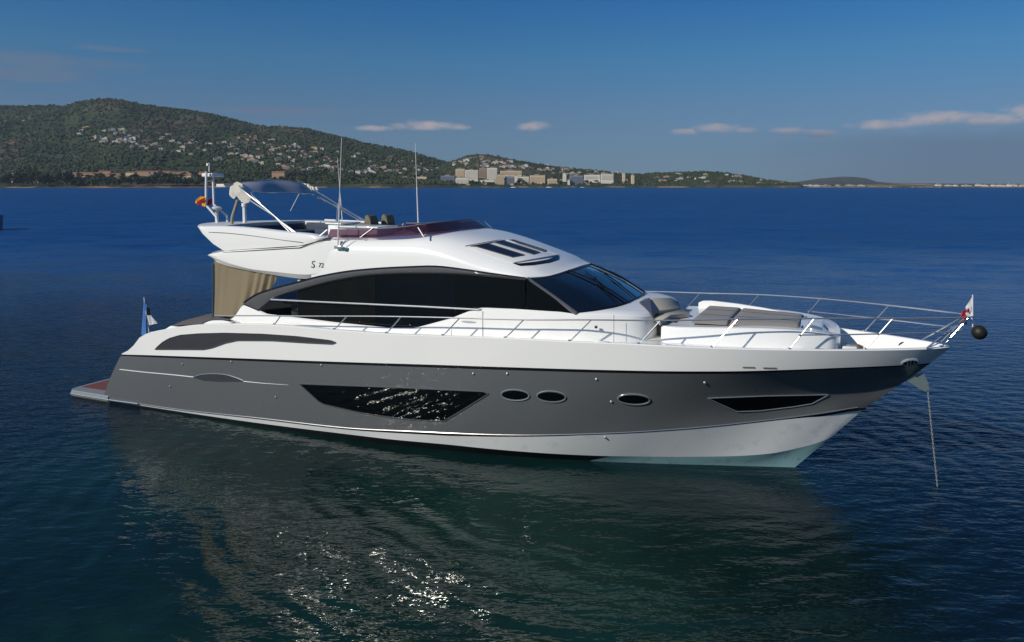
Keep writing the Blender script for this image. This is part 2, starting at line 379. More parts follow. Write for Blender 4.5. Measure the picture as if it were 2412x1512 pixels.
# silver line and grille on the grey side
def htube(pts, r, n, off=.008): return [q for q in (cast(*p, off=off) for p in bez(pts, n)) if q]
_a = MB().tube(htube([(283,870),(340,876.5),(400,882),(457,888)], .012, 20), .016, 5); _b = MB().tube(htube([(574,898),(620,902.5),(680,906.5)], .012, 14), .014, 5, r2=.004)
MOULD = mat('bright_moulding', (.72, .72, .70), .3, metal=.3, var=.02)
pair(_a, 'side_moulding', MOULD); pair(_b, 'side_moulding', MOULD)
hull_window('engine_grille', [(457,888),(475,882),(505,880),(535,882.5),(560,890),(574,896)], [(457,889),(480,896),(520,898.5),(574,898)], .012, VENT, 24, frame=False, extra=[(MB().tube(htube([(457,888),(475,882),(505,880),(535,882.5),(560,890),(574,896)], .012, 20, .02), .013, 5), 'frame', CHROME)])
for a, b in [((1749,863),(1778,866)), ((1797,864.5),(1829,867.5))]:
    hull_window('scupper', [(a[0], a[1]), (b[0], a[1]+.4)], [(a[0], b[1]), (b[0], b[1]+.4)], .006, mat('scupper_brass', (.22, .17, .10), .4, var=.2), 6, frame=False)
for k, (cx, cy, rx, ry) in enumerate([(2143,853,19,6.5)]):
    ex = []
    for dx in (-7, 0, 8):
        q = [cast(cx+dx+1, cy-ry*.8, off=.02), cast(cx+dx-1, cy+ry*.8, off=.02)]
        if all(q): ex.append((MB().tube(q, .016, 6), 'roller', CHROME))
    hull_window('fairlead', *ell(cx, cy, rx, ry, -2.5), rim=.022, m=BLACK, nx=19, extra=ex)
for (a, b) in [(401,910),(757,860),(1115,880),(1195,880),(1405,893),(1660,901),(1440,946),(430,857),(545,852),(1425,1030),(650,935)]:
    q = cast(a, b, off=.0)
    if q: pair(MB().lathe([(.0, -.03), (.028, -.02), (.02, .0)], q, 8, 'y'), 'through_hull_fitting', CHROME)
# ------------------------------------------------------------------ swim platform
pl = MB()
prof = [(-.05, 2.0), (.0, 2.2), (.15, 2.33), (1.7, 2.37)]
prof = [(a, b) for a, b in prof]
ring = [(a, -b) for a, b in prof]+[(a, b) for a, b in prof[::-1]]
pl.loft([[(a+.06, b*.97, -.02) for a, b in ring], [(a, b, .05) for a, b in ring], [(a, b, .17) for a, b in ring], [(a+.02, b*.99, .2) for a, b in ring]])
part(pl, 'swim_platform', mat('platform_grey', (.22, .235, .23), .4, var=.05))
pair(MB().tube([(a-.01, -b-.012, .1) for a, b in prof]+[(2.9, -2.395, .12)], .022, 6), 'platform_fender', CHROME)
tk = MB()
for i in range(22):
    y0 = -1.98+i*.18; tk.box((.12, y0, .2), (1.62, y0+.172, .212))
part(tk, 'teak_planking', TEAK)
# ------------------------------------------------------------------ stern deck and sun pad
o = MB()
ring = [(3.45, -2.15), (3.25, -1.6), (3.2, 0), (3.25, 1.6), (3.45, 2.15), (5.0, 2.28), (5.0, -2.28)]
o.loft([[(x, y, 1.4) for x, y in ring], [(x+.12, y, 2.16) for x, y in ring], [(x+.35, y*.97, 2.3) for x, y in ring]])
part(o, 'stern_coaming', WHITE)
rows = []
for i in range(15):
    x = 3.75+2.9*i/14; r = []
    for j in range(17):
        f = -1+2*j/16; e = 1-abs(f)**8
        r.append((x, 2.05*f, 2.28+.30*(i/14)**.8+.16*e*(1-abs(2*i/14-1)**10)+.01*math.sin(j*1.9)*math.sin(i)))
    rows.append(r)
part(MB().grid(rows), 'stern_sunpad', DARKPAD)
# white coaming hump with dark capping beside the cockpit
hp = bez([L(*p, -2.4) for p in [(470,769),(482,761),(497,755.5),(515,754.5),(532,755.5),(545,760),(552,766)]], 24)
pair(MB().grid([[(x, -2.43, 2.3) for x, y, z in hp], hp, [(x, -2.15, z-.01) for x, y, z in hp], [(x, -2.15, 2.2) for x, y, z in hp]]), 'cockpit_coaming', WHITE)
pair(MB().tube([(x, -2.36, z+.02) for x, y, z in hp], .03, 6), 'coaming_capping', VENT)
# ------------------------------------------------------------------ deckhouse
def yg(z): return 2.05-.014*(z-2.8)/1.3
BT = [(5.9,2.62),(6.1,2.72),(6.3,3.0),(6.44,3.06),(6.9,2.93),(7.18,2.85),(7.88,2.83),(9.43,2.78),(10.88,2.76),(11.63,2.81),(12.55,3.09),(13.15,3.34),(13.4,3.40),(14.23,3.42),(15.44,3.42),(15.63,3.41)]
def zb(x): return float(np.interp(x, [p[0] for p in BT], [p[1] for p in BT]))
plan = [(x, 2.10 if x < 15 else 2.10-.04*(x-15)/.63) for x in np.linspace(5.9, 15.63, 70)]
plan += [(15.9,2.03),(16.2,1.96),(16.5,1.87),(16.75,1.77),(16.95,1.65),(17.08,1.50),(17.15,1.3),(17.18,1.0),(17.19,.5),(17.19,0)]
def ztr(x): return zb(x) if x < 15.63 else float(np.interp(x, [15.63, 16.3, 16.9, 17.2], [3.41, 3.44, 3.40, 3.36]))
bot = [(x, -y-.03, 2.55) for x, y in plan]; mid = [(x, -y-.015, min(ztr(x)-.1, 3.2)) for x, y in plan]
topr = [(x, -y+.0, ztr(x)-.03) for x, y in plan]; topr2 = [(x-.03*(x > 16.9), -max(y-.04, 0), ztr(x)) for x, y in plan]
kf = 68
m_ = MB().grid([bot, mid, topr, topr2])
# top of the trunk ahead of the windscreen
cap = [[(p[0], p[1]*f, p[2]+.10*(1-f*f)) for f in np.linspace(1, 0, 6)] for p in topr2[kf:]]
m_.grid(cap); m_.mirror()
part(m_, 'deckhouse', WHITE, weld=True, smooth=40)
# ledge between deckhouse foot and the low windows
gt = [L(*p, -1.92) for p in [(585,716),(619,731),(625,720),(654,704),(729,680),(800,662),(882,650),(975,646),(1081,646.5),(1216,655),(1245,657)]]
GT = [(6.6,3.02),(6.9,3.0),(7.39,3.28),(8.41,3.60),(9.34,3.84),(10.37,4.02),(11.50,4.11),(12.71,4.15),(14.17,4.11),(14.48,4.10),(15.63,3.41)]
FT = [(6.42,3.10),(6.82,3.33),(7.4,3.52),(8.12,3.71),(8.89,3.91),(9.95,4.10),(11.37,4.24),(12.22,4.29),(12.89,4.25),(13.68,4.18),(14.47,4.12)]
def zgt(x): return float(pch(GT, x, 1)) if x < 14.48 else float(np.interp(x, [14.48, 15.63], [4.10, 3.41]))
def zft(x): return float(pch(FT, x, 1))
def side_glass(x0, x1, n=14, k=6):
    rows = []
    for x in np.linspace(x0, x1, n):
        a, b = zb(x)-.02, zgt(x)
        if b < a+.01: b = a+.01
        rows.append([(x, -yg(z)-.0, z) for z in np.linspace(a, b, k)])
    return MB().grid(rows)
cuts = [6.9, 8.12, 10.48, 12.68, 14.46, 15.6]
for i in range(5):
    pair(side_glass(cuts[i]+.012, cuts[i+1]-.012), 'saloon_window', (CLEAR, SALBROWN, SALBLUE, SALGLASS, SALGLASS)[i], smooth=60)
for x in cuts[1:4]:
    zs = np.linspace(zb(x), zgt(x), 6); pair(MB().tube([(x, -yg(z)-.004, z) for z in zs], .009, 5), 'window_mullion', BLACK)
xs = np.linspace(6.42, 14.47, 70)
ftop = [(x, -yg(zft(x))-.04, zft(x)) for x in xs]
def zlow(x): return max(zgt(x) if x > 7.0 else np.interp(x, [6.42, 6.9, 7.0], [3.06, 2.93, 3.06]), 0)
flow = [(x, -yg(zlow(x))-.035, min(zlow(x), zft(x)-.02)) for x in xs]
pair(MB().grid([[(x, y+.10, z) for x, y, z in ftop], ftop, [tuple((np.array(a)+np.array(b))/2+np.array((0, -.02, 0))) for a, b in zip(ftop, flow)], flow, [(x, y+.06, z) for x, y, z in flow]]), 'window_arch', FRAME, smooth=50)
pair(MB().tube([(x, y-.012, z+.012) for x, y, z in ftop], .02, 5), 'arch_seal', BLACK); pair(MB().tube([(x, y-.004, z-.005) for x, y, z in flow], .018, 5), 'arch_seal', BLACK)
# door and panel joints on the cabin side, courtesy light
for a, b in [((1137,733),(1137,792)), ((1063,770),(1063,795)), ((1446,742),(1446,806))]:
    p, q = L(*a, -2.115), L(*b, -2.135); pair(MB().tube([p, q], .0055, 4), 'panel_joint', FRAME)
p = L(1104, 758, -2.12); pair(MB().loft([[(p[0]+.2*r*math.cos(k*.524), -2.10-d, p[2]+.028*r*math.sin(k*.524)) for k in range(12)] for r, d in ((1, 0), (1, .025), (.85, .03))]), 'courtesy_light', mat('lamp_lens', (.42, .45, .47), .2, var=.05))
p = L(1404, 770, -2.11); pair(MB().box((p[0]-.03, -2.13, p[2]-.03), (p[0]+.03, -2.09, p[2]+.03), .008), 'deck_filler', FRAME)
# A pillar
pair(MB().tube([(14.46, -1.955, 4.10), (15.1, -1.99, 3.74), (15.66, -2.03, 3.40)], .05, 6), 'windscreen_pillar', FRAME)
# windscreen
wb = bez([(15.64,-2.0,3.415),(16.0,-1.75,3.455),(16.27,-1.4,3.49),(16.45,-.8,3.525),(16.5,0,3.535)], 17)
wt = bez([(14.49,-1.9,4.09),(14.66,-1.7,4.10),(14.84,-1.5,4.12),(15.03,-.8,4.18),(15.10,0,4.215)], 17)
wb += [(x, -y, z) for x, y, z in wb[-2::-1]]; wt += [(x, -y, z) for x, y, z in wt[-2::-1]]
ws = []
for t in np.linspace(0, 1, 9):
    ws.append([tuple(np.array(a)*(1-t)+np.array(b)*t+np.array((.05, 0, .04))*math.sin(math.pi*t)) for a, b in zip(wb, wt)])
wso = part(MB().grid(ws), 'windscreen', WSGLASS, smooth=60)
part(MB().tube(wb, .03, 5), 'windscreen_seal', BLACK, wso)
def wsp(u, t):                              # point on the windscreen
    i = min(int(u*(len(wb)-1)), len(wb)-2); f = u*(len(wb)-1)-i
    a = np.array(wb[i])*(1-f)+np.array(wb[i+1])*f; b = np.array(wt[i])*(1-f)+np.array(wt[i+1])*f
    return tuple(a*(1-t)+b*t+np.array((.05, 0, .04))*math.sin(math.pi*t)+np.array((.02, 0, .03)))
for u in (.37, .63):
    part(MB().tube([wsp(u, t) for t in np.linspace(0, 1, 8)], .022, 5), 'mullion', BLACK, wso)
for u0, u1 in ((.30, .42), (.46, .55), (.78, .7)):
    wp = MB().tube([wsp(u0, .0), wsp((u0+u1)/2, .45), wsp(u1, .68)], .014, 5)
    part(wp.tube([wsp(u1-.05, .35), wsp(u1+.01, .85)], .012, 5), 'wiper', BLACK, yacht)
pair(MB().tube([(7.35,-2.14,3.25),(8.5,-2.14,3.27),(10.5,-2.13,3.31),(12.0,-2.12,3.34),(13.35,-2.12,3.36)], .021, 6).tube([(13.35,-2.12,3.36),(13.42,-2.06,3.36)], .02, 6).tube([(7.35,-2.14,3.25),(7.3,-2.03,3.25)], .02, 6), 'handrail', CHROME)
# ------------------------------------------------------------------ hardtop roof
lip = bez([(14.47,1.93,4.125),(14.66,1.75,4.13),(14.86,1.5,4.15),(15.06,.8,4.22),(15.14,0,4.26)], 25)
def lipat(y):
    y = abs(y); P = lip[::-1]; ys = [p[1] for p in P]
    return float(np.interp(y, ys, [p[0] for p in P])), float(np.interp(y, ys, [p[2] for p in P]))
ZT = [(8.6,4.90),(9.5,4.92),(10.5,4.96),(11.3,5.01),(12.0,5.055),(12.6,5.0),(13.2,4.88),(13.8,4.72),(14.3,4.55),(14.7,4.40),(15.14,4.26)]
XA = 8.55; NT_ = 46; NV = 33
def roof_pt(t, v):
    th = math.pi*v; cs, sn = math.cos(th), math.sin(th)
    n_ = 7.5-5.0*min(1, t*1.25)**.8
    yy = math.copysign(abs(cs)**(2/n_), cs); zz = abs(sn)**(2/n_)
    wv = 2.03-.10*t**3
    y = yy*wv
    xl, zl = lipat(y); x = XA+t*(xl-XA)
    ze = zft(min(x, 14.47))-.01 if x < 14.47 else 4.12
    ze = ze*(1-t**8)+zl*t**8
    zt = float(pch(ZT, XA+t*(15.14-XA), 1)); 
    if t > .8: zt = zt
    z = ze+(max(zt-ze, .0))*zz
    if t > .93:
        k = (t-.93)/.07; z = z*(1-k**1.5)+zl*k**1.5
    return (x, y, z)
roof_rows = [[roof_pt(t, v) for v in np.linspace(1, 0, NV)] for t in 1-(1-np.linspace(0, 1, NT_))**1.25]
rf = MB().grid(roof_rows)
rf.grid([roof_rows[-1], [(p[0]-.04, p[1]*.985, p[2]-.045) for p in roof_rows[-1]], [(p[0]-.3, p[1]*.97, p[2]-.03) for p in roof_rows[-1]]])
hard = part(rf, 'hardtop', WHITE, weld=True, smooth=40)
RB = BVHTree.FromPolygons([Vector(p) for r in roof_rows for p in r], [(i*NV+j, i*NV+j+1, (i+1)*NV+j+1, (i+1)*NV+j) for i in range(NT_-1) for j in range(NV-1)])
def qpatch(c, n=8, off=.012, bvh=RB):       # four photo corners
    rows = []
    for i in range(n):
        u = i/(n-1); r = []
        for j in range(n):
            v = j/(n-1); p = np.array(c[0])*(1-u)*(1-v)+np.array(c[1])*u*(1-v)+np.array(c[2])*u*v+np.array(c[3])*(1-u)*v
            q = cast(p[0], p[1], bvh, off)
            r.append(q if q else (rows[-1][j] if rows else r[-1]))
        rows.append(r)
    return MB().grid(rows)
SKYL = mat('roof_glass', (.012, .017, .036), .06, var=.1, ior=1.55)
g_ = qpatch([(1103,581.5),(1190,566.5),(1315,601.5),(1211,620)], 9, off=.02); part(g_, 'sunroof_panel', WHITE, hard)
ring_ = list(range(0, 9))+[17, 26, 35, 44, 53, 62, 71, 80]+list(range(79, 71, -1))+[63, 54, 45, 36, 27, 18, 9]
part(MB().tube([g_.v[k] for k in ring_], .014, 5, closed=True), 'panel_rim', GREYW, hard)
for c in [[(1117,581.5),(1150,576.5),(1234,603),(1206,608)], [(1164,573.5),(1187,570),(1270,596.5),(1254,601)], [(1199,568.5),(1209,567.5),(1287,592.5),(1280,594.5)]]:
    g_ = qpatch(c, off=.032); part(g_, 'sunroof_pane', SKYL, hard)
    part(MB().tube([g_.v[k] for k in list(range(0, 8))+[15, 23, 31, 39, 47, 55, 63]+list(range(62, 55, -1))+[48, 40, 32, 24, 16, 8]], .011, 5, closed=True), 'pane_rim', FRAME, hard)
part(qpatch([(1093,581),(1170,567.5),(1195,566),(1120,583)], off=.026), 'sunroof_surround', SKYL, hard)
sl_ = patch([(1208,620),(1225,621),(1262,617),(1290,612),(1308,605),(1316,603)], [(1208,621),(1225,627),(1256,625),(1294,619),(1312,613),(1322,608)], 24, 4, .012, RB)
part(MB().grid(sl_), 'roof_vent_slot', BLACK, hard)
# ------------------------------------------------------------------ lower wing (overhang of the cockpit) and flybridge coaming
LWt = [(5.12,4.33),(5.63,4.42),(5.96,4.46),(8.23,4.65),(9.0,4.80),(9.4,4.82)]
LWu = [(5.12,4.31),(5.48,4.22),(6.1,4.08),(6.75,3.99),(7.45,3.96),(8.35,3.93),(9.0,4.02),(9.4,4.10)]
LWb = [(5.14,4.30),(5.40,4.12),(6.21,3.97),(7.48,3.85),(8.23,3.81),(9.0,3.92),(9.4,4.02)]
def f1(tab, x): return float(pch(tab, x, 1))
rows = []
for x in 5.14+(9.4-5.14)*np.linspace(0, 1, 44)**1.5:
    a, u, b = f1(LWt, x), f1(LWu, x), f1(LWb, x); yo = 2.085-.085*float(np.clip((x-7.9)/1.5, 0, 1))**1.5
    rows.append([(x, -1.6, max(b+.02, a-.12)), (x, -yo+.055, a), (x, -yo+.015, a-.03), (x, -yo, (a+u)/2), (x, -yo+.015, u), (x, -yo+.105, b), (x, -1.6, b+.03)])
pair(MB().loft(rows), 'overhang_wing', WHITE, smooth=22)
rows = []
for y in np.linspace(-2.0, 2.0, 21):
    d = -.9*(1-(y/2.0)**2)
    rows.append([(6.4, y, 4.44), (5.14+d, y, 4.33), (5.14+d, y, 4.30), (5.4+d*.9, y, 4.13), (6.21+d*.3, y, 3.99), (9.0, y, 3.93), (9.0, y, 4.2)])
part(MB().loft(rows), 'cockpit_overhang', WHITE)
UWt = [(4.73,5.10),(5.65,5.115),(6.44,5.09),(7.12,5.05),(7.69,5.01),(8.34,4.98),(8.95,4.88)]
UWb = [(4.73,5.09),(4.76,5.04),(4.90,4.89),(5.28,4.62),(5.67,4.44),(5.96,4.475),(8.23,4.665),(8.6,4.76),(8.95,4.87)]
rows = []
for x in 4.73+(8.95-4.73)*np.linspace(0, 1, 44)**1.6:
    a = f1(UWt, x); b = min(float(np.interp(x, [p[0] for p in UWb], [p[1] for p in UWb])), a-.005)
    rows.append([(x, -1.66, a-.02), (x, -1.97, a), (x, -2.02, a-.03*min(1, (a-b)/.1)), (x, -2.045, (a+b)*.5), (x, -2.02, b), (x, -1.66, b+.01)])
pair(MB().loft(rows), 'flybridge_coaming', WHITE, smooth=35)
rows = []
for y in np.linspace(-1.97, 1.97, 21):
    d = -1.15*(1-(y/2.0)**2)
    rows.append([(5.62+d*.5, y, 5.105), (4.75+d, y, 5.10), (4.74+d, y, 5.07), (4.90+d, y, 4.89), (5.28+d*.9, y, 4.62), (5.67+d*.8, y, 4.44), (5.9, y, 4.46), (5.64+d*.5, y, 4.6)])
part(MB().loft(rows), 'flybridge_stern', GREYW, smooth=35)
# groove lines on the coaming
pair(MB().tube([(x, -2.05, f1(UWt, x)-.17-.02*(x-5)) for x in np.linspace(5.15, 8.3, 12)], .006, 4), 'coaming_groove', FRAME)
pair(MB().tube([L(526,595,-2.06), L(543,593.5,-2.07), L(620,588.5,-2.085), L(705,583.4,-2.085), L(735,574,-2.06), L(758,566.5,-2.05)], .011, 4), 'coaming_joint', FRAME)
part(MB().box((5.5, -1.7, 4.62), (8.75, 1.7, 4.66)), 'flybridge_floor', NAVY)
ftw = MB()
for (x0, x1, y0, y1, z1) in [(5.45,6.3,-1.55,1.3,4.86),(6.3,7.9,1.0,1.62,4.9),(5.6,8.4,1.5,1.64,5.06),(4.9,5.5,-1.55,1.6,5.04)]:
    ftw.box((x0, y0, 4.66), (x1, y1, z1), .04)
part(ftw, 'flybridge_seat', NAVY)
# far and near guard of the fly aft: pale inner band on the port side
part(MB().tube([(6.2, 1.68, 5.12), (7.2, 1.68, 5.10), (8.5, 1.68, 5.06)], .05, 6), 'coaming_cushion', GREYW)
# purple wind screen
pb = bez([(8.95,-1.90,4.885),(9.6,-1.91,4.90),(10.6,-1.90,4.94),(11.3,-1.84,4.985),(11.75,-1.62,5.02),(12.0,-1.2,5.045),(12.08,-.6,5.055),(12.1,0,5.06)], 33)
pt = bez([(9.0,-1.84,5.085),(9.6,-1.84,5.10),(10.5,-1.82,5.14),(11.1,-1.74,5.19),(11.45,-1.52,5.24),(11.62,-1.1,5.27),(11.68,-.55,5.285),(11.7,0,5.29)], 33)
pb += [(x, -y, z) for x, y, z in pb[-2::-1]]; pt += [(x, -y, z) for x, y, z in pt[-2::-1]]
pr = [[tuple(np.array(a)*(1-t)+np.array(b)*t) for a, b in zip(pb, pt)] for t in (0, .33, .66, 1)]
scr = part(MB().grid(pr), 'wind_deflector', PURPLE, smooth=60)
part(MB().tube(pt, .012, 5), 'top_rail', mat('screen_rail', (.25, .22, .24), .3, var=.1), scr)
for a, b in [((745,563),(771,541)), ((848,560),(879,537)), ((998,557),(985,536))]:
    pair(MB().tube([L(*a, -1.95), L(*b, -1.85)], .018, 6), 'stay', CHROME, scr)
# flybridge furniture: wet bar, counter, helm seats, dash
part(MB().box((8.55,-1.35,4.66),(8.95,-.55,5.19), .03).box((8.5,-1.4,5.19),(9.0,-.5,5.225), .012), 'wet_bar', WHITE)
part(MB().box((9.05,-1.6,4.9),(10.25,-.75,5.13), .03).box((9.0,-1.66,5.13),(10.3,-.7,5.165), .012), 'lounge_counter', WHITE)
part(MB().box((8.95,-1.1,4.9),(9.08,-.6,5.12), .02), 'counter_gap', NAVY)
def helm_seat(x, y):
    o = MB(); 
    prof = [(0, 5.0), (-.02, 5.2), (.0, 5.36), (.04, 5.405), (.09, 5.40), (.15, 5.36), (.19, 5.28), (.21, 5.15), (.21, 5.0)]
    rows = []
    for f in (-.19, -.17, -.08, .08, .17, .19):
        k = .93 if abs(f) > .18 else 1; rows.append([(x+.13+(a-.13)*k, y+f, 5.0+(z-5.0)*k) for a, z in prof])
    o.loft(rows); o.box((x+.05, y-.18, 4.95), (x+.5, y+.18, 5.1), .05)
    part(o, 'helm_seat', OLIVE, smooth=40)
q = L(868, 528, -.3); helm_seat(q[0], -.3)
q = L(907, 527, .3); helm_seat(q[0], .3)
part(MB().box((10.9,-.9,4.95),(11.3,.9,5.24), .05).box((10.75,-.8,5.0),(10.95,.8,5.16), .03), 'helm_console', VENT)
# ------------------------------------------------------------------ masts and aerials
RM = mat('mast_white', (.72, .72, .70), .35, var=.04)
mst = bpy.data.objects.new('radar_mast', None); COL.objects.link(mst); mst.parent = yacht
YA = -.45
a1 = [L(486,404.5,YA), L(485.5,440,YA), L(485.5,483,YA), L(510,511,YA), (L(510,511,YA)[0]+.05, YA, 5.05)]
a2 = [L(502,410,.0), L(502.5,440,.0), L(504,482,.0), L(534,507.5,.0), (L(534,507.5,.0)[0]+.05, 0, 5.05)]
part(MB().tube(a1, .036, 8).tube(a2, .036, 8).tube([L(486,426.5,YA), L(502,426,.0)], .022, 6), 'mast_frame', RM, mst)
b0 = L(502, 413, -.1)
part(MB().box((b0[0]-.22, -.35, b0[2]-.05), (b0[0]+.2, .15, b0[2]+.065), .03), 'instrument_box', RM, mst)
part(MB().tube([L(492.6,404,-.3), L(492.6,383,-.3)], .018, 6).box((L(491,390,-.3)[0]-.05, -.34, L(491,390,-.3)[2]), (L(491,390,-.3)[0]+.02, -.26, L(491,390,-.3)[2]+.07)), 'mast_light', RM, mst)
d0 = L(510, 493, -.2)
part(MB().lathe([(.02,0),(.16,.0),(.17,.05),(.12,.09),(.0,.11)], d0, 16).tube([d0, (d0[0]+.02, d0[1], 5.05)], .05, 8), 'satellite_dome', GREYW, mst)
# open-array radar on its pedestal
r0 = L(577, 512, -.2)
ped = part(MB().tube([(r0[0], r0[1], 4.9), (r0[0]-.02, r0[1], r0[2]+.32)], .055, 8).lathe([(.0,0),(.085,.0),(.085,.1),(0,.12)], (r0[0]-.02, r0[1], r0[2]+.32), 12).lathe([(.0,0),(.10,.0),(.10,.06),(0,.08)], (r0[0]-.02, r0[1], r0[2]+.46), 12), 'radar_pedestal', RM)
rb0, rb1 = L(512, 437, .4), L(556, 437, .4)
part(MB().box((rb0[0], .34, rb0[2]-.05), (rb1[0]+.3, .46, rb0[2]+.05), .02), 'radar_scanner', GREYW)
part(MB().tube([L(560,471,-.9), L(547,512,-.9), L(546,527,-.9)], .045, 8), 'canopy_post', mat('post_tan', (.30, .27, .2), .5, var=.1))
for a, b, y in [((795.6,585.6),(804.6,324),-2.06), ((808,540),(794.7,372),1.7), ((985,527),(978,337),.9)]:
    p, q = L(*a, y), L(*b, y)
    md = [tuple(np.array(p)*(1-t)+np.array(q)*t) for t in (0, .45, .46, 1)]
    part(MB().tube(md[:2], .019, 6, r2=.016).tube(md[1:], .013, 6, r2=.007), 'whip_aerial', GREYW)
p = L(797, 583, -2.07)
part(MB().box((p[0]-.1, -2.12, p[2]-.03), (p[0]+.12, -2.03, p[2]+.05), .015).tube([(p[0]+.1, -2.09, p[2]+.02), (p[0]+.18, -2.08, p[2]+.14), (p[0]+.28, -2.0, p[2]+.27)], .012, 5), 'aerial_bracket', CHROME)
p = cast(817.5, 588, RB, .0) or L(817.5, 588, -2.03)
part(MB().box((p[0]-.045, p[1]-.03, p[2]-.045), (p[0]+.045, p[1]+.02, p[2]+.045), .008), 'starboard_light', mat('green_lens', (.0, .14, .075), .25, var=.1))
# ------------------------------------------------------------------ bimini hoops and stowed canopy
def hoop(n0, crown, f0, foot_n, foot_f, n=26):
    return bez([foot_n, tuple(np.array(foot_n)*.5+np.array(n0)*.5), n0, (n0[0]*.7+crown[0]*.3, n0[1]*.55, n0[2]*.3+crown[2]*.7), crown, (f0[0]*.7+crown[0]*.3, f0[1]*.55, f0[2]*.3+crown[2]*.7), f0, tuple(np.array(foot_f)*.5+np.array(f0)*.5), foot_f], n)
fn, ff = L(693, 549, -1.86), L(870, 531, 1.6)
ff = (fn[0], 1.8, fn[2])
na, ca, fa = L(563, 437, -1.5), L(640, 424, 0), L(728, 440, 1.5)
nb, cb, fb = L(592, 455, -1.45), L(662, 453, 0), L(748, 462, 1.45)
h1 = hoop(na, ca, fa, fn, ff, 61); h2 = hoop(nb, cb, fb, (fn[0]-.12, fn[1], fn[2]), (ff[0]-.12, ff[1], ff[2]), 61)
bim = bpy.data.objects.new('bimini', None); COL.objects.link(bim); bim.parent = yacht
part(MB().tube(h1, .019, 6), 'hoop', CHROME, bim); part(MB().tube(h2, .019, 6), 'hoop', CHROME, bim)
i0, i1 = 17, 44
rows = [[tuple(np.array(a)*(1-t)+np.array(b)*t+np.array((.02, 0, .03*math.sin(math.pi*t)))) for a, b in zip(h1[i0:i1], h2[i0:i1])] for t in np.linspace(0, 1, 7)]
part(MB().grid(rows), 'canopy', GREYFAB, bim)
# stowed cloth at both shoulders
def bundle(pts, r, seed, n=10):
    rnd = random.Random(seed); rows = []
    P = bez(pts, 14)
    for i, p in enumerate(P):
        e = min(1, .45+min(i, 13-i)*.28); rows.append([(p[0]+math.cos(6.283*k/n)*r*e*rnd.uniform(.75, 1.2), p[1]+.25*math.sin(6.283*k/n+.7)*r*e, p[2]+math.sin(6.283*k/n)*r*e*rnd.uniform(.75, 1.2)) for k in range(n)])
    return MB().loft(rows)
part(bundle([L(561,434,-1.5), L(558,444,-1.52), L(566,455,-1.5), L(576,464,-1.48), L(585,472,-1.46)], .14, 3), 'canopy_bag', CREAMFAB, bim)
part(bundle([L(549,441,-1.5), L(547,452,-1.5), L(551,461,-1.5)], .10, 4), 'canopy_bag', CREAMFAB, bim)
fl = MB(); rnd = random.Random(5)
for i in range(9):
    x0 = 690+i*6.4+rnd.uniform(-2, 2); y0 = 428+(i*.55)**1.7+rnd.uniform(-1, 1); hh = rnd.uniform(9, 16)
    a, b, c, d = L(x0, y0, 1.42), L(x0+4.2, y0+2, 1.40), L(x0+5.2, y0+hh, 1.36), L(x0+2, y0+hh-3, 1.38); fl.prism([a, b, c, d], (.02, .03, 0))
part(fl, 'canopy_tie', CREAMFAB, bim)
part(MB().tube([L(705,456,.9), L(684,497,.9)], .012, 5).tube([L(795,480,1.5), L(793,532,1.5)], .008, 5), 'canopy_strap', GREYW, bim)
pair(MB().tube([L(585,469,-1.5), L(640,505,-1.7), L(697,548,-1.84)], .021, 6), 'hoop_brace', CHROME, bim)
# ------------------------------------------------------------------ cockpit under the overhang
part(MB().box((8.0, -1.88, 2.3), (8.1, -1.5, 3.93)).box((8.0, 1.5, 2.3), (8.1, 1.88, 3.93)), 'cockpit_pillar', WHITE)
part(MB().box((8.14, -1.8, 2.3), (8.18, 1.8, 3.9)), 'saloon_door', GLASS)
part(MB().box((5.9, -1.95, 2.3), (8.1, 1.95, 2.62)), 'cockpit_sole', mat('sole_dark', (.07, .06, .05), .7, var=.15))
part(MB().box((7.55, -1.6, 2.62), (7.98, -.9, 3.08), .03).box((7.2, -1.5, 3.05), (7.98, -.7, 3.12), .02), 'cockpit_cabinet', WHITE)
# ------------------------------------------------------------------ foredeck: trunk seat, coachroof, sun pads
cr = []
CRP = [(17.42,1.50,3.16),(17.45,1.56,3.18),(17.9,1.57,3.19),(18.6,1.52,3.22),(19.2,1.45,3.245),(19.8,1.33,3.245),(20.25,1.19,3.22),(20.6,1.03,3.18),(20.8,.90,3.13),(20.9,.72,3.08),(20.95,.4,3.05),(20.95,0,3.05)]
rows = []
xs_ = list(np.linspace(0, len(CRP)-1, 60))
pp = bez(CRP, 60)
A = [(x, -y-.03, 2.60) for x, y, z in pp]; B_ = [(x, -y-.015, z-.08) for x, y, z in pp]; C_ = [(x, -y+.01, z-.02) for x, y, z in pp]; D_ = [(x-.02*(x > 20.6), -max(y-.05, 0), z) for x, y, z in pp]
E_ = [(x-.05*(x > 20.6), -max(y-.32, 0), z-.02) for x, y, z in pp]; G_ = [(min(x, 20.6), 0, z+.02) for x, y, z in pp]
part(MB().grid([A, B_, C_, D_, E_, G_]).add([A[0], B_[0], C_[0], D_[0], E_[0], G_[0], (17.42, 0, 2.6)], [(0, 1, 2, 3, 4, 5, 6)]).mirror(), 'coachroof', WHITE, smooth=24)
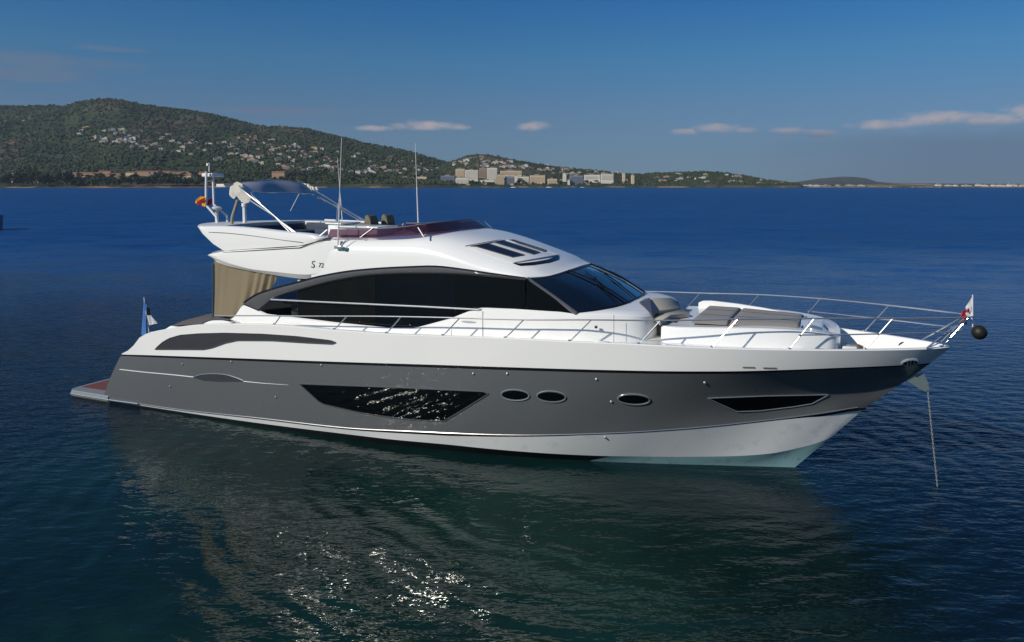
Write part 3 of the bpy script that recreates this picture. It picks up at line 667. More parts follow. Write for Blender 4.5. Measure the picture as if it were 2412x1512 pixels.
# raised port and starboard arm coamings
def arm(sgn):
    tp = [(17.70,3.30),(17.72,3.34),(18.0,3.36),(18.6,3.33),(19.2,3.28),(19.8,3.22),(20.3,3.14),(20.6,3.08)]
    rows = []
    for x in np.linspace(17.68, 20.6, 30):
        y = float(np.interp(x, [p[0] for p in CRP], [p[1] for p in CRP]))-.12; z = float(np.interp(x, [p[0] for p in tp], [p[1] for p in tp]))
        rows.append([(x, sgn*(y+.08), 3.0), (x, sgn*(y+.07), z-.04), (x, sgn*(y+.03), z), (x, sgn*(y-.06), z), (x, sgn*(y-.10), z-.04), (x, sgn*(y-.11), 3.0)])
    return MB().loft(rows)
part(arm(1), 'coaming', WHITE, smooth=40)
def pad(x0, x1, ya, yb, z0, z1, zs, h, name, m):
    rows = []
    for i in range(13):
        u = (0, .02, .05, .15, .25, .35, .5, .65, .75, .85, .95, .98, 1)[i]; x = x0+(x1-x0)*u; yv = ya+(yb-ya)*u; r = []
        for j in range(13):
            f = -1+2*j/12; e = (1-abs(f)**24)*(1-abs(2*u-1)**40)
            r.append((x, yv*f, z0+(z1-z0)*u+h*e))
        rows.append(r)
    o_ = part(MB().grid(rows), name, m, smooth=50)
    for j in (4, 8): part(MB().tube([(r[j][0], r[j][1], r[j][2]+.002) for r in rows[2:-2]], .006, 4), 'seam', VENT, o_)
pad(17.98, 18.745, 1.2, 1.16, 3.225, 3.225, 0, .075, 'foredeck_sunpad', PAD)
pad(18.765, 20.17, 1.16, .88, 3.225, 3.20, 0, .075, 'foredeck_sunpad', PAD)
part(MB().box((20.18, -.8, 3.08), (20.24, .8, 3.22), .02), 'sunpad_edge', VENT)
# forward facing seat on the end of the trunk
def quadpad(poly, th, name, m):
    P = [Vector(p) for p in poly]; c = sum(P, Vector())/len(P); ins = [c+(p-c)*.95 for p in P]
    n = len(P); rows = [[tuple(p+Vector((0, 0, -th))) for p in P], [tuple(p+Vector((0, 0, -.025))) for p in P], [tuple(p) for p in ins]]
    part(MB().loft(rows), name, m, smooth=60)
quadpad([Lz(1531,701,3.63), Lz(1581,701,3.53), Lz(1599,711,3.44), Lz(1605,724.5,3.36), Lz(1551,731,3.42)], .09, 'seat_backrest', FABRIC)
quadpad([Lz(1551,732,3.37), Lz(1605,726,3.33), Lz(1625,737,3.30), Lz(1580,742,3.30), Lz(1555,757,3.28), Lz(1540,742,3.34)], .09, 'seat_cushion', FABRIC)
part(MB().box((17.18, -1.0, 2.65), (17.62, .9, 3.2), .02), 'seat_base', VENT)
sp_ = [Lz(1506,711,3.54), Lz(1519,702,3.63), Lz(1530,701.5,3.64), Lz(1551.5,730,3.43), Lz(1536,740,3.40)]
part(MB().add(sp_+[(x, y+.03, z-.06) for x, y, z in sp_], [(0, 1, 2), (0, 2, 4), (2, 3, 4)]+[(a, (a+1) % 5, 5+(a+1) % 5, 5+a) for a in range(5)]), 'seat_side_panel', mat('panel_slate', (.055, .065, .095), .4, var=.1))
part(MB().box((17.2, -1.9, 2.58), (17.44, 1.9, 2.62)), 'walkway', TEAKD)
# deck fittings
def cleat(px_, py_, y):
    p = L(px_, py_, y); o = MB()
    o.tube([(p[0]-.24, y, p[2]+.05), (p[0]-.1, y, p[2]+.085), (p[0]+.1, y, p[2]+.085), (p[0]+.24, y, p[2]+.05)], .022, 6)
    o.tube([(p[0]-.07, y, p[2]-.02), (p[0]-.07, y, p[2]+.08)], .025, 6).tube([(p[0]+.07, y, p[2]-.02), (p[0]+.07, y, p[2]+.08)], .025, 6)
    pair(o, 'mooring_cleat', CHROME)
cleat(838, 793, -2.6); cleat(1422, 815, -2.42); cleat(366, 790, -2.42)
wl = MB().lathe([(.0,0),(.13,0),(.13,.08),(.07,.12),(.07,.2),(.12,.26),(.0,.28)], (21.15, -.25, 2.58), 14).lathe([(.0,0),(.1,0),(.1,.16),(.0,.2)], (21.3, .2, 2.58), 12)
part(wl, 'anchor_windlass', mat('windlass_bronze', (.30, .20, .12), .35, metal=.6, var=.15))
part(MB().box((20.98, -.62, 2.58), (21.28, -.35, 2.86), .03), 'chain_locker_lid', GREYW)
part(MB().lathe([(.0,0),(.16,0),(.15,.05),(.0,.09)], (20.42, -.55, 3.16), 16).tube([(20.35,-.55,3.2),(20.35,-.55,3.3)], .03, 6), 'deck_hatch', CHROME)
# inner fairlead on the far bulwark
q = L(2128, 818, .55)
iff = part(MB().lathe([(0, -.02), (.1, -.02), (.1, .0), (0, .02)], (q[0], bG(q[0])-.17, q[2]+.02), 18, 'y'), 'inner_fairlead', BLACK)
# ------------------------------------------------------------------ guard rails
GR = [(5.9,2.60,2.80),(7.4,2.58,2.90),(8.7,2.57,2.97),(10.9,2.57,3.11),(12.95,2.55,3.21),(14.5,2.52,3.27),(16.1,2.43,3.36),(17.6,2.25,3.42),(19.1,1.93,3.50),(20.5,1.50,3.54),(21.8,.98,3.55),(22.8,.52,3.55),(23.3,.2,3.55),(23.42,0,3.55)]
rt = bez([(x, -y, z) for x, y, z in GR], 120)
pair(MB().tube(rt, .017, 6), 'guard_rail', CHROME)
mr = [(x, -y, z) for x, y, z in [(20.2,1.63,3.21),(21.0,1.30,3.22),(21.9,.90,3.24),(22.7,.5,3.25),(23.1,.25,3.26),(23.25,0,3.27)]]
pair(MB().tube(bez(mr, 30), .014, 6), 'middle_rail', CHROME)
def rail_at(x): return (x, -float(pch(GR, x, 1)), float(pch(GR, x, 2)))
for a, b in [((646,769),(661,748)),((787,781.6),(817,749.5)),((910,791),(945,749.5)),((1043,795.6),(1083,752)),((1190,801),(1234,756)),((1341.5,808),(1393,760)),((1504,815),(1556,765)),((1676.5,823),(1738,772)),((1859,829),(1918,776)),((2037,830),(2103,777)),((2216,821),(2290,768))]:
    x = 12.
    for _ in range(40): x = .5*x+.5*L(*a, -max(bG(x)-.07, .05))[0]
    f = (x, -max(bG(x)-.07, .05), zG(x)+.0); x2 = 12.
    for _ in range(40): x2 = .5*x2+.5*L(*b, rail_at(x2)[1])[0]
    t_ = rail_at(min(x2, 23.35))
    pair(MB().tube([f, t_], .0145, 6).lathe([(.0,0),(.045,0),(.03,.03),(.0,.035)], (f[0], f[1], f[2]+.015), 8), 'stanchion', CHROME)
pair(MB().tube([(22.55,-.5,2.92),(23.25,-.12,3.50)], .017, 6), 'pulpit_strut', CHROME)
# name on the side: S 72
def lettering(txt, px_, py_, hpx, shear=.25):
    cu = bpy.data.curves.new('lettering', 'FONT'); cu.body = txt; cu.size = 1; cu.shear = shear; cu.extrude = .002
    to = bpy.data.objects.new('lettering_src', cu); COL.objects.link(to); dg = bpy.context.evaluated_depsgraph_get(); me = bpy.data.meshes.new_from_object(to.evaluated_get(dg))
    bpy.data.objects.remove(to)
    p = cast(px_, py_, RB, .0) or L(px_, py_, -2.09); p2 = L(px_, py_-hpx, p[1]); k = (p2[2]-p[2])/.69
    me.transform(Matrix.Translation((p[0], -(2.085-.085*max(0, (p[0]+.1-7.9)/1.5)**1.5)-.006, p[2])) @ Matrix.Rotation(R(90), 4, 'X') @ Matrix.Diagonal((k, k, 1, 1)))
    me.materials.append(mat('lettering_grey', (.12, .125, .13), .35, metal=.2, var=.05))
    o = bpy.data.objects.new('lettering', me); COL.objects.link(o); o.parent = yacht; return o
lettering('S', 733.5, 630, 16.5, .2); lettering('72', 750, 629, 10.5, .2)

# ------------------------------------------------------------------ loose things on the yacht
def flag_cloth(base, corners, m, name, parent, n=9, amp=.02, ph=0):
    rows = []
    for i in range(n):
        u = i/(n-1); r = []
        for j in range(n):
            v = j/(n-1); p = np.array(corners[0])*(1-u)*(1-v)+np.array(corners[1])*u*(1-v)+np.array(corners[2])*u*v+np.array(corners[3])*(1-u)*v
            k = amp*math.sin(u*9+v*3+ph)*min(1, u*3); r.append(tuple(p+np.array((k*.6, k, 0))))
        rows.append(r)
    b = MB().grid(rows); b.grid([[(x, y+.004, z) for x, y, z in r] for r in rows]); return shift(b, base).build(name, m, parent)
FB = mat('flag_blue', (.045, .15, .40), .8, var=.08); FK = mat('flag_black', (.012, .012, .013), .8, var=.1); FW = mat('flag_white', (.72, .72, .7), .8, var=.04); FR = mat('flag_red', (.45, .02, .04), .8, var=.1); FY = mat('flag_yellow', (.75, .36, .02), .8, var=.1)
bs = L(346, 795, -.2); bs = L(352, 792, -2.25)
e = loose('stern_flag', bs, 'limp blue, black and white flag on a short staff at the stern', 'flag')
tp_ = L(339, 700, -2.25); shift(MB().tube([bs, tp_], .014, 6), bs).build('flagstaff', GREYW, e)
flag_cloth(bs, [L(339,702,-2.25), L(345,722,-2.27), L(346,792,-2.3), L(333,789,-2.22)], FB, 'blue_stripe', e)
flag_cloth(bs, [L(345,722,-2.27), L(352,728,-2.22), L(357,746,-2.2), L(346,742,-2.28)], FK, 'black_stripe', e, ph=1)
flag_cloth(bs, [L(346,742,-2.28), L(358,743,-2.2), L(369,762,-2.15), L(351,766,-2.25)], FW, 'white_stripe', e, ph=2)
bs = L(2291, 770, 0)
e = loose('bow_flag', bs, 'small white and red flag on the pole at the bow', 'flag')
shift(MB().tube([bs, L(2291,694,0)], .012, 6), bs).build('flagpole', GREYW, e)
flag_cloth(bs, [L(2289.5,700,0), L(2289.5,752,.0), L(2276,741,-.05), L(2275,722,-.05)], FW, 'white_field', e)
flag_cloth(bs, [L(2280,722,-.04), L(2286,730,-.02), L(2284,738,-.02), L(2278,735,-.04)], FR, 'emblem', e, amp=.03)
flag_cloth(bs, [L(2266,733,-.05), L(2279,729,-.02), L(2275,766,-.02), L(2262,748,-.07)], FR, 'red_field', e, amp=.03, ph=2)
bs = L(486, 487, YA)
e = loose('courtesy_flag', bs, 'crumpled red and yellow flag tied to the radar mast', 'flag')
flag_cloth(bs, [L(485,463,YA-.05), L(470,462,YA-.05), L(463,478,YA-.05), L(484,487,YA-.05)], FY, 'yellow_stripe', e, amp=.05)
for k in range(4):
    flag_cloth(bs, [L(484-k*5,466+k*2,YA-.1), L(480-k*5,466+k*3,YA-.1), L(476-k*3,474+k*4,YA-.1), L(482-k*4,474+k*3,YA-.1)], FR, 'red_stripe', e, n=5, amp=.03, ph=k)
flag_cloth(bs, [L(487,484,YA-.03), L(497,463,YA+.2), L(499,474,YA+.2), L(489,488,YA)], FR, 'red_stripe', e, amp=.04)
# anchor ball
q = L(2306.5, 782.5, 0); bs = (q[0], 0, q[2]-.14)
e = loose('anchor_ball', bs, 'black round anchor ball hung at the tip of the bow rail', 'anchor ball')
bb = MB().lathe([(.0,-.14),(.05,-.13),(.1,-.097),(.13,-.05),(.14,0),(.13,.05),(.1,.097),(.05,.13),(.0,.14)], (q[0], 0, q[2]), 18)
shift(bb, bs).build('ball', RUBBER, e); shift(MB().tube([(q[0]-.1,0,q[2]+.14),(q[0],0,q[2]+.12),(q[0],0,q[2]-.14)], .012, 5).tube([(q[0]+.14*math.cos(a*.393), .0, q[2]+.14*math.sin(a*.393)) for a in range(16)], .012, 5, closed=True), bs).build('seam', VENT, e)
# anchor and chain
q = L(2176, 884, 0)
e = loose('anchor', (q[0], 0, q[2]-.5), 'stainless plate anchor drawn up under the bow', 'anchor')
poly = [L(2136,896,0), L(2158,880,0), L(2176,878,0), L(2180,890,0), L(2189,916,0), L(2180,922,0), L(2168,916,0)]
pp_ = [(x, -.03, z) for x, _, z in poly]
shift(MB().prism(pp_, (0, .06, 0)), (q[0], 0, q[2]-.5)).build('fluke', mat('anchor_steel', (.17, .22, .22), .3, metal=.5, var=.1), e)
shift(MB().tube([L(2174,880,0), L(2185,905,0), L(2186,918,0)], .022, 6), (q[0], 0, q[2]-.5)).build('shank', CHROME, e)
p0, p1 = L(2184, 908, 0), L(2213, 1195, 0)
e = loose('anchor_chain', (p1[0], p1[1], -.05), 'galvanised anchor chain running down from the bow into the water', 'chain')
ch = MB(); n = 54
for i in range(n):
    t = i/(n-1); c = np.array(p0)*(1-t)+np.array(p1)*t; ax = (np.array(p1)-np.array(p0)); ax = ax/np.linalg.norm(ax); sd = np.array((1, 0, 0)) if i % 2 else np.array((0, 1, 0))
    ch.tube([tuple(c+ax*.034*math.cos(k*.785)+sd*.013*math.sin(k*.785)) for k in range(8)], .0065, 5, closed=True)
shift(ch, (p1[0], p1[1], -.05)).build('links', mat('galvanised', (.30, .30, .285), .5, metal=.5, var=.15), e)
# cockpit curtain
e = loose('cockpit_curtain', (5.2, -1.95, 2.66), 'beige cloth curtain hanging beside the stern cockpit', 'curtain')
rows = []
for i in range(90):
    u = i/89; r = []
    for j in range(16):
        v = j/15; xr = 7.4-.55*v**1.2*1.6; x = 5.22+(xr-5.22)*u; ampl = .004+.06*max(0, (u-.42)); uu = u*(1-.25*v*u)
        y = -1.93+ampl*math.sin(uu*46+3*math.sin(uu*7+v))+ampl*.6*math.sin(uu*23-v*2)+.012*math.sin(u*5+v*3)
        zt_ = f1(LWb, min(max(x, 5.4), 9))+.03
        r.append((x, y, zt_+(2.66-zt_)*v))
    rows.append(r)
shift(MB().grid(rows), (5.2, -1.95, 2.66)).build('cloth', CURTAIN, e)
shift(MB().tube([(5.2,-1.95,2.6),(5.2,-1.95,4.08)], .02, 6), (5.2, -1.95, 2.66)).build('pole', FRAME, e)
# ------------------------------------------------------------------ sea
def plane(name, pts, m):
    b = MB().add(pts, [tuple(range(len(pts)))]); return b.build(name, m, None, smooth=0)
def sea_mat():
    m = bpy.data.materials.new('sea_water'); m.use_nodes = True; t = NT(m.node_tree); p = t.n['Principled BSDF']
    co = t.new('ShaderNodeTexCoord').outputs['Object']
    mp = t.new('ShaderNodeMapping'); mp.inputs['Rotation'].default_value = (0, 0, R(14)); mp.inputs['Scale'].default_value = (.62, 1.25, 1); t.put(mp.inputs['Vector'], co); v = mp.outputs[0]
    sp = t.new('ShaderNodeSeparateXYZ'); t.put(sp.inputs[0], co)
    patchy = t.smooth(t.noise(co, .03, 3, .5), .35, .68)
    big = t.noise(v, .35, 2, .5); med = t.noise(v, 2.2, 1.2, .45, dist=.4); fine = t.noise(v, 7.5, 1.2, .5, dist=.5); tiny = t.noise(v, 19.0, .5, .5)
    ln = t.new('ShaderNodeVectorMath', operation='DISTANCE'); t.put(ln.inputs[0], co); ln.inputs[1].default_value = (3.2, 18.6, 0)
    d = ln.outputs['Value']
    dd = t.m('ADD', d, t.m('MULTIPLY', t.noise(co, .6, 2), 1.2))
    lee = t.new('ShaderNodeVectorMath', operation='DISTANCE'); t.put(lee.inputs[0], co); lee.inputs[1].default_value = (-2.5, 14.5, 0)    # calmer water beside the hull
    rings = t.m('MULTIPLY', t.m('SINE', t.m('MULTIPLY', dd, 9.0)), t.m('MULTIPLY', t.smooth(d, 3.5, 6.0), t.smooth(d, 19.0, 8.0)))
    amp = t.m('ADD', .65, t.m('MULTIPLY', patchy, .6))
    h = t.m('ADD', t.m('MULTIPLY', big, .06), t.m('MULTIPLY', t.m('ADD', t.m('MULTIPLY', med, .032), t.m('ADD', t.m('MULTIPLY', fine, .0115), t.m('MULTIPLY', tiny, .0034))), t.m('MULTIPLY', amp, t.m('ADD', 1, t.m('MULTIPLY', t.smooth(lee.outputs['Value'], 5.0, 15.0), 1.25)))))
    h = t.m('ADD', h, t.m('MULTIPLY', rings, .0075))
    # ripples too small or too far away to be drawn one by one still tilt the surface
    sl = None
    for sc_, k_ in ((.055, .20), (.22, .46), (.9, .30), (3.6, .22)):
        q = t.vm('SCALE', t.vm('SUBTRACT', t.noise(v, sc_, 2, .5, out='Color'), (.5, .5, .5)), None, k_); sl = q if sl is None else t.vm('ADD', sl, q)
    far = t.smooth(sp.outputs[1], 24.0, 70.0)
    sl = t.vm('SCALE', sl, None, t.m('MULTIPLY', amp, t.m('ADD', .05, t.m('MULTIPLY', far, 1.35))))
    n = t.vm('NORMALIZE', t.vm('ADD', t.vm('MULTIPLY', sl, (1, 1, 0)), (0, 0, 1)))
    b = t.new('ShaderNodeBump'); b.inputs['Strength'].default_value = 1; b.inputs['Distance'].default_value = 1.0; t.put(b.inputs['Height'], h); t.put(b.inputs['Normal'], n)
    t.put(p.inputs['Normal'], b.outputs[0])
    # green-black shallows over weed round the yacht, blue deep water beyond
    dep = t.smooth(t.m('ADD', t.m('ADD', sp.outputs[1], t.m('MULTIPLY', sp.outputs[0], .35)), t.m('MULTIPLY', t.noise(co, .05, 3, .5), 14)), 22.0, 60.0)
    weed = t.mix(t.smooth(t.noise(co, .12, 4, .6), .4, .62), (.0035, .015, .0135), (.0068, .030, .0225))
    weed = t.mix(t.smooth(t.m('ADD', lee.outputs['Value'], t.m('MULTIPLY', t.noise(co, .2, 3), 5)), 7.0, 15.0), weed, (.0028, .0085, .0165))
    t.put(p.inputs['Base Color'], t.mix(dep, weed, (.006, .054, .185)))
    t.put(p.inputs['Roughness'], t.m('ADD', .03, t.m('MULTIPLY', t.smooth(sp.outputs[1], 20.0, 100.0), .36))); p.inputs['IOR'].default_value = 1.21; p.inputs['Specular Tint'].default_value = (.68, .95, .97, 1)
    return m
sea = plane('sea', [(-16000, -300, 0), (16000, -300, 0), (16000, 16000, 0), (-16000, 16000, 0)], sea_mat()); tag(sea, kind='structure')
# ------------------------------------------------------------------ hills
def vnoise(x, y, seed=0):                  # value noise
    xi = np.floor(x).astype(int); yi = np.floor(y).astype(int); fx = x-xi; fy = y-yi; fx = fx*fx*(3-2*fx); fy = fy*fy*(3-2*fy)
    def hsh(a, b): return (np.sin(a*127.1+b*311.7+seed*74.7)*43758.5453) % 1.0
    return hsh(xi, yi)*(1-fx)*(1-fy)+hsh(xi+1, yi)*fx*(1-fy)+hsh(xi, yi+1)*(1-fx)*fy+hsh(xi+1, yi+1)*fx*fy
def fbm(x, y, o=4, seed=0):
    r = 0; a = .5
    for i in range(o): r = r+a*(vnoise(x*2**i, y*2**i, seed+i)-.5); a *= .5
    return r
def hill_mat(name, lush, dry, soil, rock=None):
    m = bpy.data.materials.new(name); m.use_nodes = True; t = NT(m.node_tree); p = t.n['Principled BSDF']
    co = t.new('ShaderNodeTexCoord').outputs['Object']
    n1 = t.noise(co, .0035, 5, .6); n2 = t.noise(co, .05, 4, .7); n3 = t.noise(co, .0016, 3, .5)
    c = t.mix(t.smooth(n2, .35, .65), tuple(q*.55 for q in lush), lush)
    c = t.mix(t.smooth(n1, .50, .66), c, dry)
    c = t.mix(t.m('MULTIPLY', t.smooth(n3, .52, .62), t.smooth(n2, .3, .6)), c, soil)
    sp = t.new('ShaderNodeSeparateXYZ'); t.put(sp.inputs[0], co)
    low = t.m('MULTIPLY', t.smooth(t.m('ADD', sp.outputs[2], t.m('MULTIPLY', n2, 7)), 9.0, 5.5), t.smooth(t.noise(co, .009, 4, .6), .50, .62))
    c = t.mix(low, c, rock or (.30, .19, .11))
    t.put(p.inputs['Base Color'], c); p.inputs['Roughness'].default_value = .95; p.inputs['Specular IOR Level'].default_value = .1
    return m
class Hill:
    def __init__(s, name, sil, shore, crest, m, x0, x1, bank=10., prof=None, ncol=520, nrow=130, amp=.12, seed=0, rough=3.):
        s.sil, s.shore, s.crest, s.bank, s.amp, s.seed, s.rough = sil, shore, crest, bank, amp, seed, rough
        s.prof = prof or [(0, 0), (.03, .0), (.25, .13), (.5, .38), (.75, .70), (.9, .92), (1, 1), (1.2, .9), (1.5, .55)]
        cols = np.linspace(x0, x1, ncol); ts = np.concatenate([np.linspace(-.02, .08, 14)[:-1], np.linspace(.08, 1.08, nrow), np.linspace(1.12, 1.5, 8)])
        P, T = np.meshgrid(cols, ts, indexing='ij'); a = (P-CX)/F
        Y = s.yat(P, T); Z = s.z(P, T); V = np.stack([a*Y, Y, Z], -1).reshape(-1, 3)
        n, k = P.shape; idx = np.arange(n*k).reshape(n, k)
        Fq = np.stack([idx[:-1, :-1], idx[1:, :-1], idx[1:, 1:], idx[:-1, 1:]], -1).reshape(-1, 4)
        me = bpy.data.meshes.new(name); me.from_pydata(V.tolist(), [], Fq.tolist()); me.materials.append(m)
        me.polygons.foreach_set('use_smooth', [True]*len(me.polygons)); me.update()
        s.o = bpy.data.objects.new(name, me); COL.objects.link(s.o); tag(s.o, kind='structure')
    def ys(s, P): return np.interp(P, [q[0] for q in s.shore], [q[1] for q in s.shore])
    def yc(s, P): return np.interp(P, [q[0] for q in s.crest], [q[1] for q in s.crest])
    def yat(s, P, T): return s.ys(P)+(s.yc(P)-s.ys(P))*T
    def z(s, P, T):
        ysil = np.interp(P, [q[0] for q in s.sil], [q[1] for q in s.sil]); Yc = s.yc(P); zc = H+(EY-ysil)/F*Yc
        g = np.interp(T, [q[0] for q in s.prof], [q[1] for q in s.prof])
        Y = s.yat(P, T); X = (P-CX)/F*Y
        base = np.clip(T/.03, -1, 1)*s.bank*np.clip((T+.02)/.02, -1, 1)
        base = np.where(T < .03, np.clip(T/.02, -1, 1)*s.bank, s.bank)
        env = np.clip(np.sin(np.clip(T, 0, 1)*math.pi), 0, 1)
        zz = base*(1-.0*T)+(zc-s.bank)*g+env*zc*s.amp*2*fbm(X/420., Y/420., 4, s.seed)
        zz = zz+(fbm(X/16., Y/16., 2, s.seed+9)*s.rough*2+fbm(X/60., Y/60., 2, s.seed+5)*s.rough*1.2)*np.clip((T-.03)*20, 0, 1)
        return zz
    def hit(s, p, q):                      # first ground point along the photo line of sight
        T = np.linspace(.0, 1.0, 700); P = np.full_like(T, p); Z = s.z(P, T); Y = s.yat(P, T); zr = H+(EY-q)/F*Y
        k = np.argmax(Z >= zr)
        if Z[k] < zr[k]: return None
        a = (p-CX)/F; return (a*Y[k], Y[k], Z[k])
LUSH = (.050, .070, .028); DRY = (.100, .098, .052); SOIL = (.15, .095, .06)
silA = [(-500,290),(-200,262),(0,249.5),(130,248.5),(152,250.5),(165,247),(185,240),(205,236.5),(235,233),(262,233),(290,236),(330,246),(400,257),(450,262),(500,270),(560,284.5),(610,298),(680,300),(720,304),(760,313),(800,323),(860,338),(920,348),(980,362),(1020,374),(1050,383),(1090,395),(1140,410),(1200,425)]
hA = Hill('hillside', silA, [(-500,2150),(0,2200),(350,2230),(900,2250),(1200,2700)], [(-500,4300),(0,4200),(300,4100),(800,3900),(1050,3700),(1200,3600)], hill_mat('hillside_cover', LUSH, DRY, SOIL), -420, 1180, bank=9, ncol=560, nrow=150, seed=3, amp=.2)
silB = [(930,436),(1000,415),(1050,384),(1075,375),(1100,366),(1125,362),(1150,364),(1200,374),(1260,385),(1300,392),(1350,397),(1400,401),(1450,408),(1500,411),(1560,418),(1640,428),(1700,436)]
hB = Hill('town_hill', silB, [(900,2500),(1700,2600)], [(900,3300),(1700,3200)], hill_mat('town_hill_cover', LUSH, DRY, (.16,.13,.09)), 930, 1690, bank=6, ncol=300, nrow=90, seed=8, rough=2.5)
silC = [(1380,432),(1440,420),(1500,410.5),(1560,406),(1640,404),(1700,406),(1760,415),(1820,426),(1860,431),(1890,435.5)]
hC = Hill('headland_hill', silC, [(1380,2650),(1900,2700)], [(1380,3400),(1900,3300)], hill_mat('headland_cover', LUSH, DRY, (.20,.11,.06), (.34,.17,.09)), 1385, 1888, bank=9, ncol=240, nrow=80, seed=12, rough=2.5)
silD = [(1780,437),(1840,433),(1880,428),(1930,420.5),(1975,416),(2010,416),(2040,420),(2065,428),(2100,431),(2250,432.5),(2420,433),(2800,432)]
hD = Hill('distant_hill', silD, [(1780,5800),(2800,6000)], [(1780,9000),(2800,9000)], hill_mat('distant_cover', (.06,.075,.05), DRY, SOIL), 1790, 2760, bank=8, ncol=160, nrow=40, seed=20, rough=4)
silE = [(1840,438),(1880,435),(2030,434.5),(2060,433),(2110,431.5),(2180,433),(2210,435.5),(2430,435),(2700,434)]
hE = Hill('low_coast', silE, [(1840,2850),(2800,2900)], [(1840,3050),(2800,3100)], hill_mat('coast_cover', (.07,.075,.04), (.25,.2,.12), (.34,.24,.13), (.36,.27,.16)), 1845, 2700, bank=3, ncol=220, nrow=30, seed=26, rough=1., amp=.02)
def ground(p, q, hills):
    for h in hills:
        r = h.hit(p, q)
        if r: return r
    return None
# ------------------------------------------------------------------ houses and hotels
WALLW = mat('wall_white', (.52, .51, .47), .8, var=.06, scale=.1); WALLC = mat('wall_cream', (.44, .38, .28), .8, var=.06, scale=.1); WALLO = mat('wall_ochre', (.50, .31, .15), .8, var=.08, scale=.1); WALLP = mat('wall_pink', (.46, .33, .26), .8, var=.08, scale=.1)
TILE = mat('roof_tile', (.27, .125, .07), .85, var=.15, scale=.2); SLATE = mat('flat_roof', (.30, .28, .25), .85, var=.1, scale=.2); OPEN = mat('window_opening', (.03, .035, .04), .3, var=.2)
def house_mesh(kind, wall):
    b = MB(); rnd = random.Random(kind*13+5)
    L_, W_, h_ = [(16, 10, 6), (22, 11, 6.5), (14, 12, 9), (26, 10, 7)][kind % 4]
    b.cur = 0; b.box((-L_/2, -W_/2, -5), (L_/2, W_/2, h_))
    b.cur = 2
    for fl_ in range(int(h_//3)):
        for k in range(int(L_//4)):
            x = -L_/2+2.2+k*4; b.box((x, -W_/2-.15, fl_*3+.7), (x+1.9, -W_/2+.1, fl_*3+2.3))
    b.cur = 1
    if kind % 2 == 0:
        e = .9; b.add([(-L_/2-e, -W_/2-e, h_), (L_/2+e, -W_/2-e, h_), (L_/2+e, W_/2+e, h_), (-L_/2-e, W_/2+e, h_), (-L_/2+W_*.4, 0, h_+2.6), (L_/2-W_*.4, 0, h_+2.6)], [(0, 1, 5, 4), (1, 2, 5), (2, 3, 4, 5), (3, 0, 4), (3, 2, 1, 0)])
    else:
        b.box((-L_/2-.4, -W_/2-.4, h_), (L_/2+.4, W_/2+.4, h_+.7)); b.cur = 0; b.box((-L_*.1, -W_*.3, h_+.7), (L_*.35, W_*.35, h_+3.4))
    o = b.build('house', [wall, TILE if kind % 2 == 0 else SLATE, OPEN], None, smooth=0); me = o.data; bpy.data.objects.remove(o); return me
HM = {}
for wn, wm in (('white', WALLW), ('cream', WALLC), ('ochre', WALLO), ('pink', WALLP)):
    for k in range(4): HM[wn, k] = house_mesh(k, wm)
rh = random.Random(21); placed = []
def inpoly(p, q, poly):
    c = False; n = len(poly)
    for i in range(n):
        (x1, y1), (x2, y2) = poly[i], poly[i-1]
        if (y1 > q) != (y2 > q) and p < (x2-x1)*(q-y1)/(y2-y1)+x1: c = not c
    return c
def houses(poly, n, hills, weights, where, grp, smin=.8, smax=1.25, sep=7):
    x0, x1 = min(p[0] for p in poly), max(p[0] for p in poly); y0, y1 = min(p[1] for p in poly), max(p[1] for p in poly); k = 0; tries = 0
    while k < n and tries < n*40:
        tries += 1; p, q = rh.uniform(x0, x1), rh.uniform(y0, y1)
        if not inpoly(p, q, poly) or any(abs(p-a)/sep+abs(q-b)/(sep*.45) < 1 for a, b in placed): continue
        g = ground(p, q, hills)
        if g is None or g[2] < 7: continue
        placed.append((p, q)); wn = rh.choices(['white', 'cream', 'ochre', 'pink'], weights)[0]; kd = rh.randrange(4)
        o = bpy.data.objects.new('hillside_house', HM[wn, kd]); COL.objects.link(o); o.location = (g[0], g[1], g[2]+.5); o.rotation_euler = (0, 0, rh.uniform(-.5, .5)); s_ = rh.uniform(smin, smax)*.86; o.scale = (s_*rh.uniform(1, 1.35), s_, s_*.85)
        tag(o, '%s walled %s house %s' % (wn, 'tiled roof' if kd % 2 == 0 else 'flat roofed', where), 'house', grp); k += 1
houses([(175,296),(260,302),(420,318),(560,342),(560,385),(470,372),(330,352),(215,340),(180,318)], 78, [hA], (5,3,1,2), 'on the wooded slope below the summit', 'houses on the slope below the summit')
houses([(560,325),(620,322),(720,345),(900,368),(1040,392),(1045,418),(900,412),(760,404),(640,396),(560,372)], 118, [hA], (6,3,1,2), 'on the long slope behind the aerials', 'houses on the slope behind the aerials')
houses([(1065,384),(1120,368),(1200,378),(1330,396),(1480,410),(1480,420),(1330,412),(1180,396),(1070,396)], 62, [hB], (6,3,0,2), 'on the small hill above the hotels', 'houses on the small hill above the hotels', .7, 1.1, 6)
houses([(1500,416),(1600,408),(1720,410),(1850,430),(1860,436),(1700,430),(1520,430)], 30, [hC], (6,3,1,2), 'on the low headland hill right of the hotels', 'houses on the low headland hill', .7, 1.0, 7)
houses([(0,275),(120,270),(100,300),(0,300)], 4, [hA], (3,2,0,1), 'alone in the wood at the far left', 'houses alone at the far left', .6, .9)
houses([(570,318),(606,322),(602,340),(566,338)], 9, [hA], (1,2,5,1), 'in the ochre hamlet high on the slope', 'houses in the ochre hamlet', .8, 1.2, 5)
houses([(1000,424),(1075,432),(1180,434),(1320,425),(1480,422),(1490,435),(1180,438),(1000,437)], 34, [hB], (5,4,1,2), 'among the hotels on the town shore', 'small houses among the hotels', .6, .95, 6)
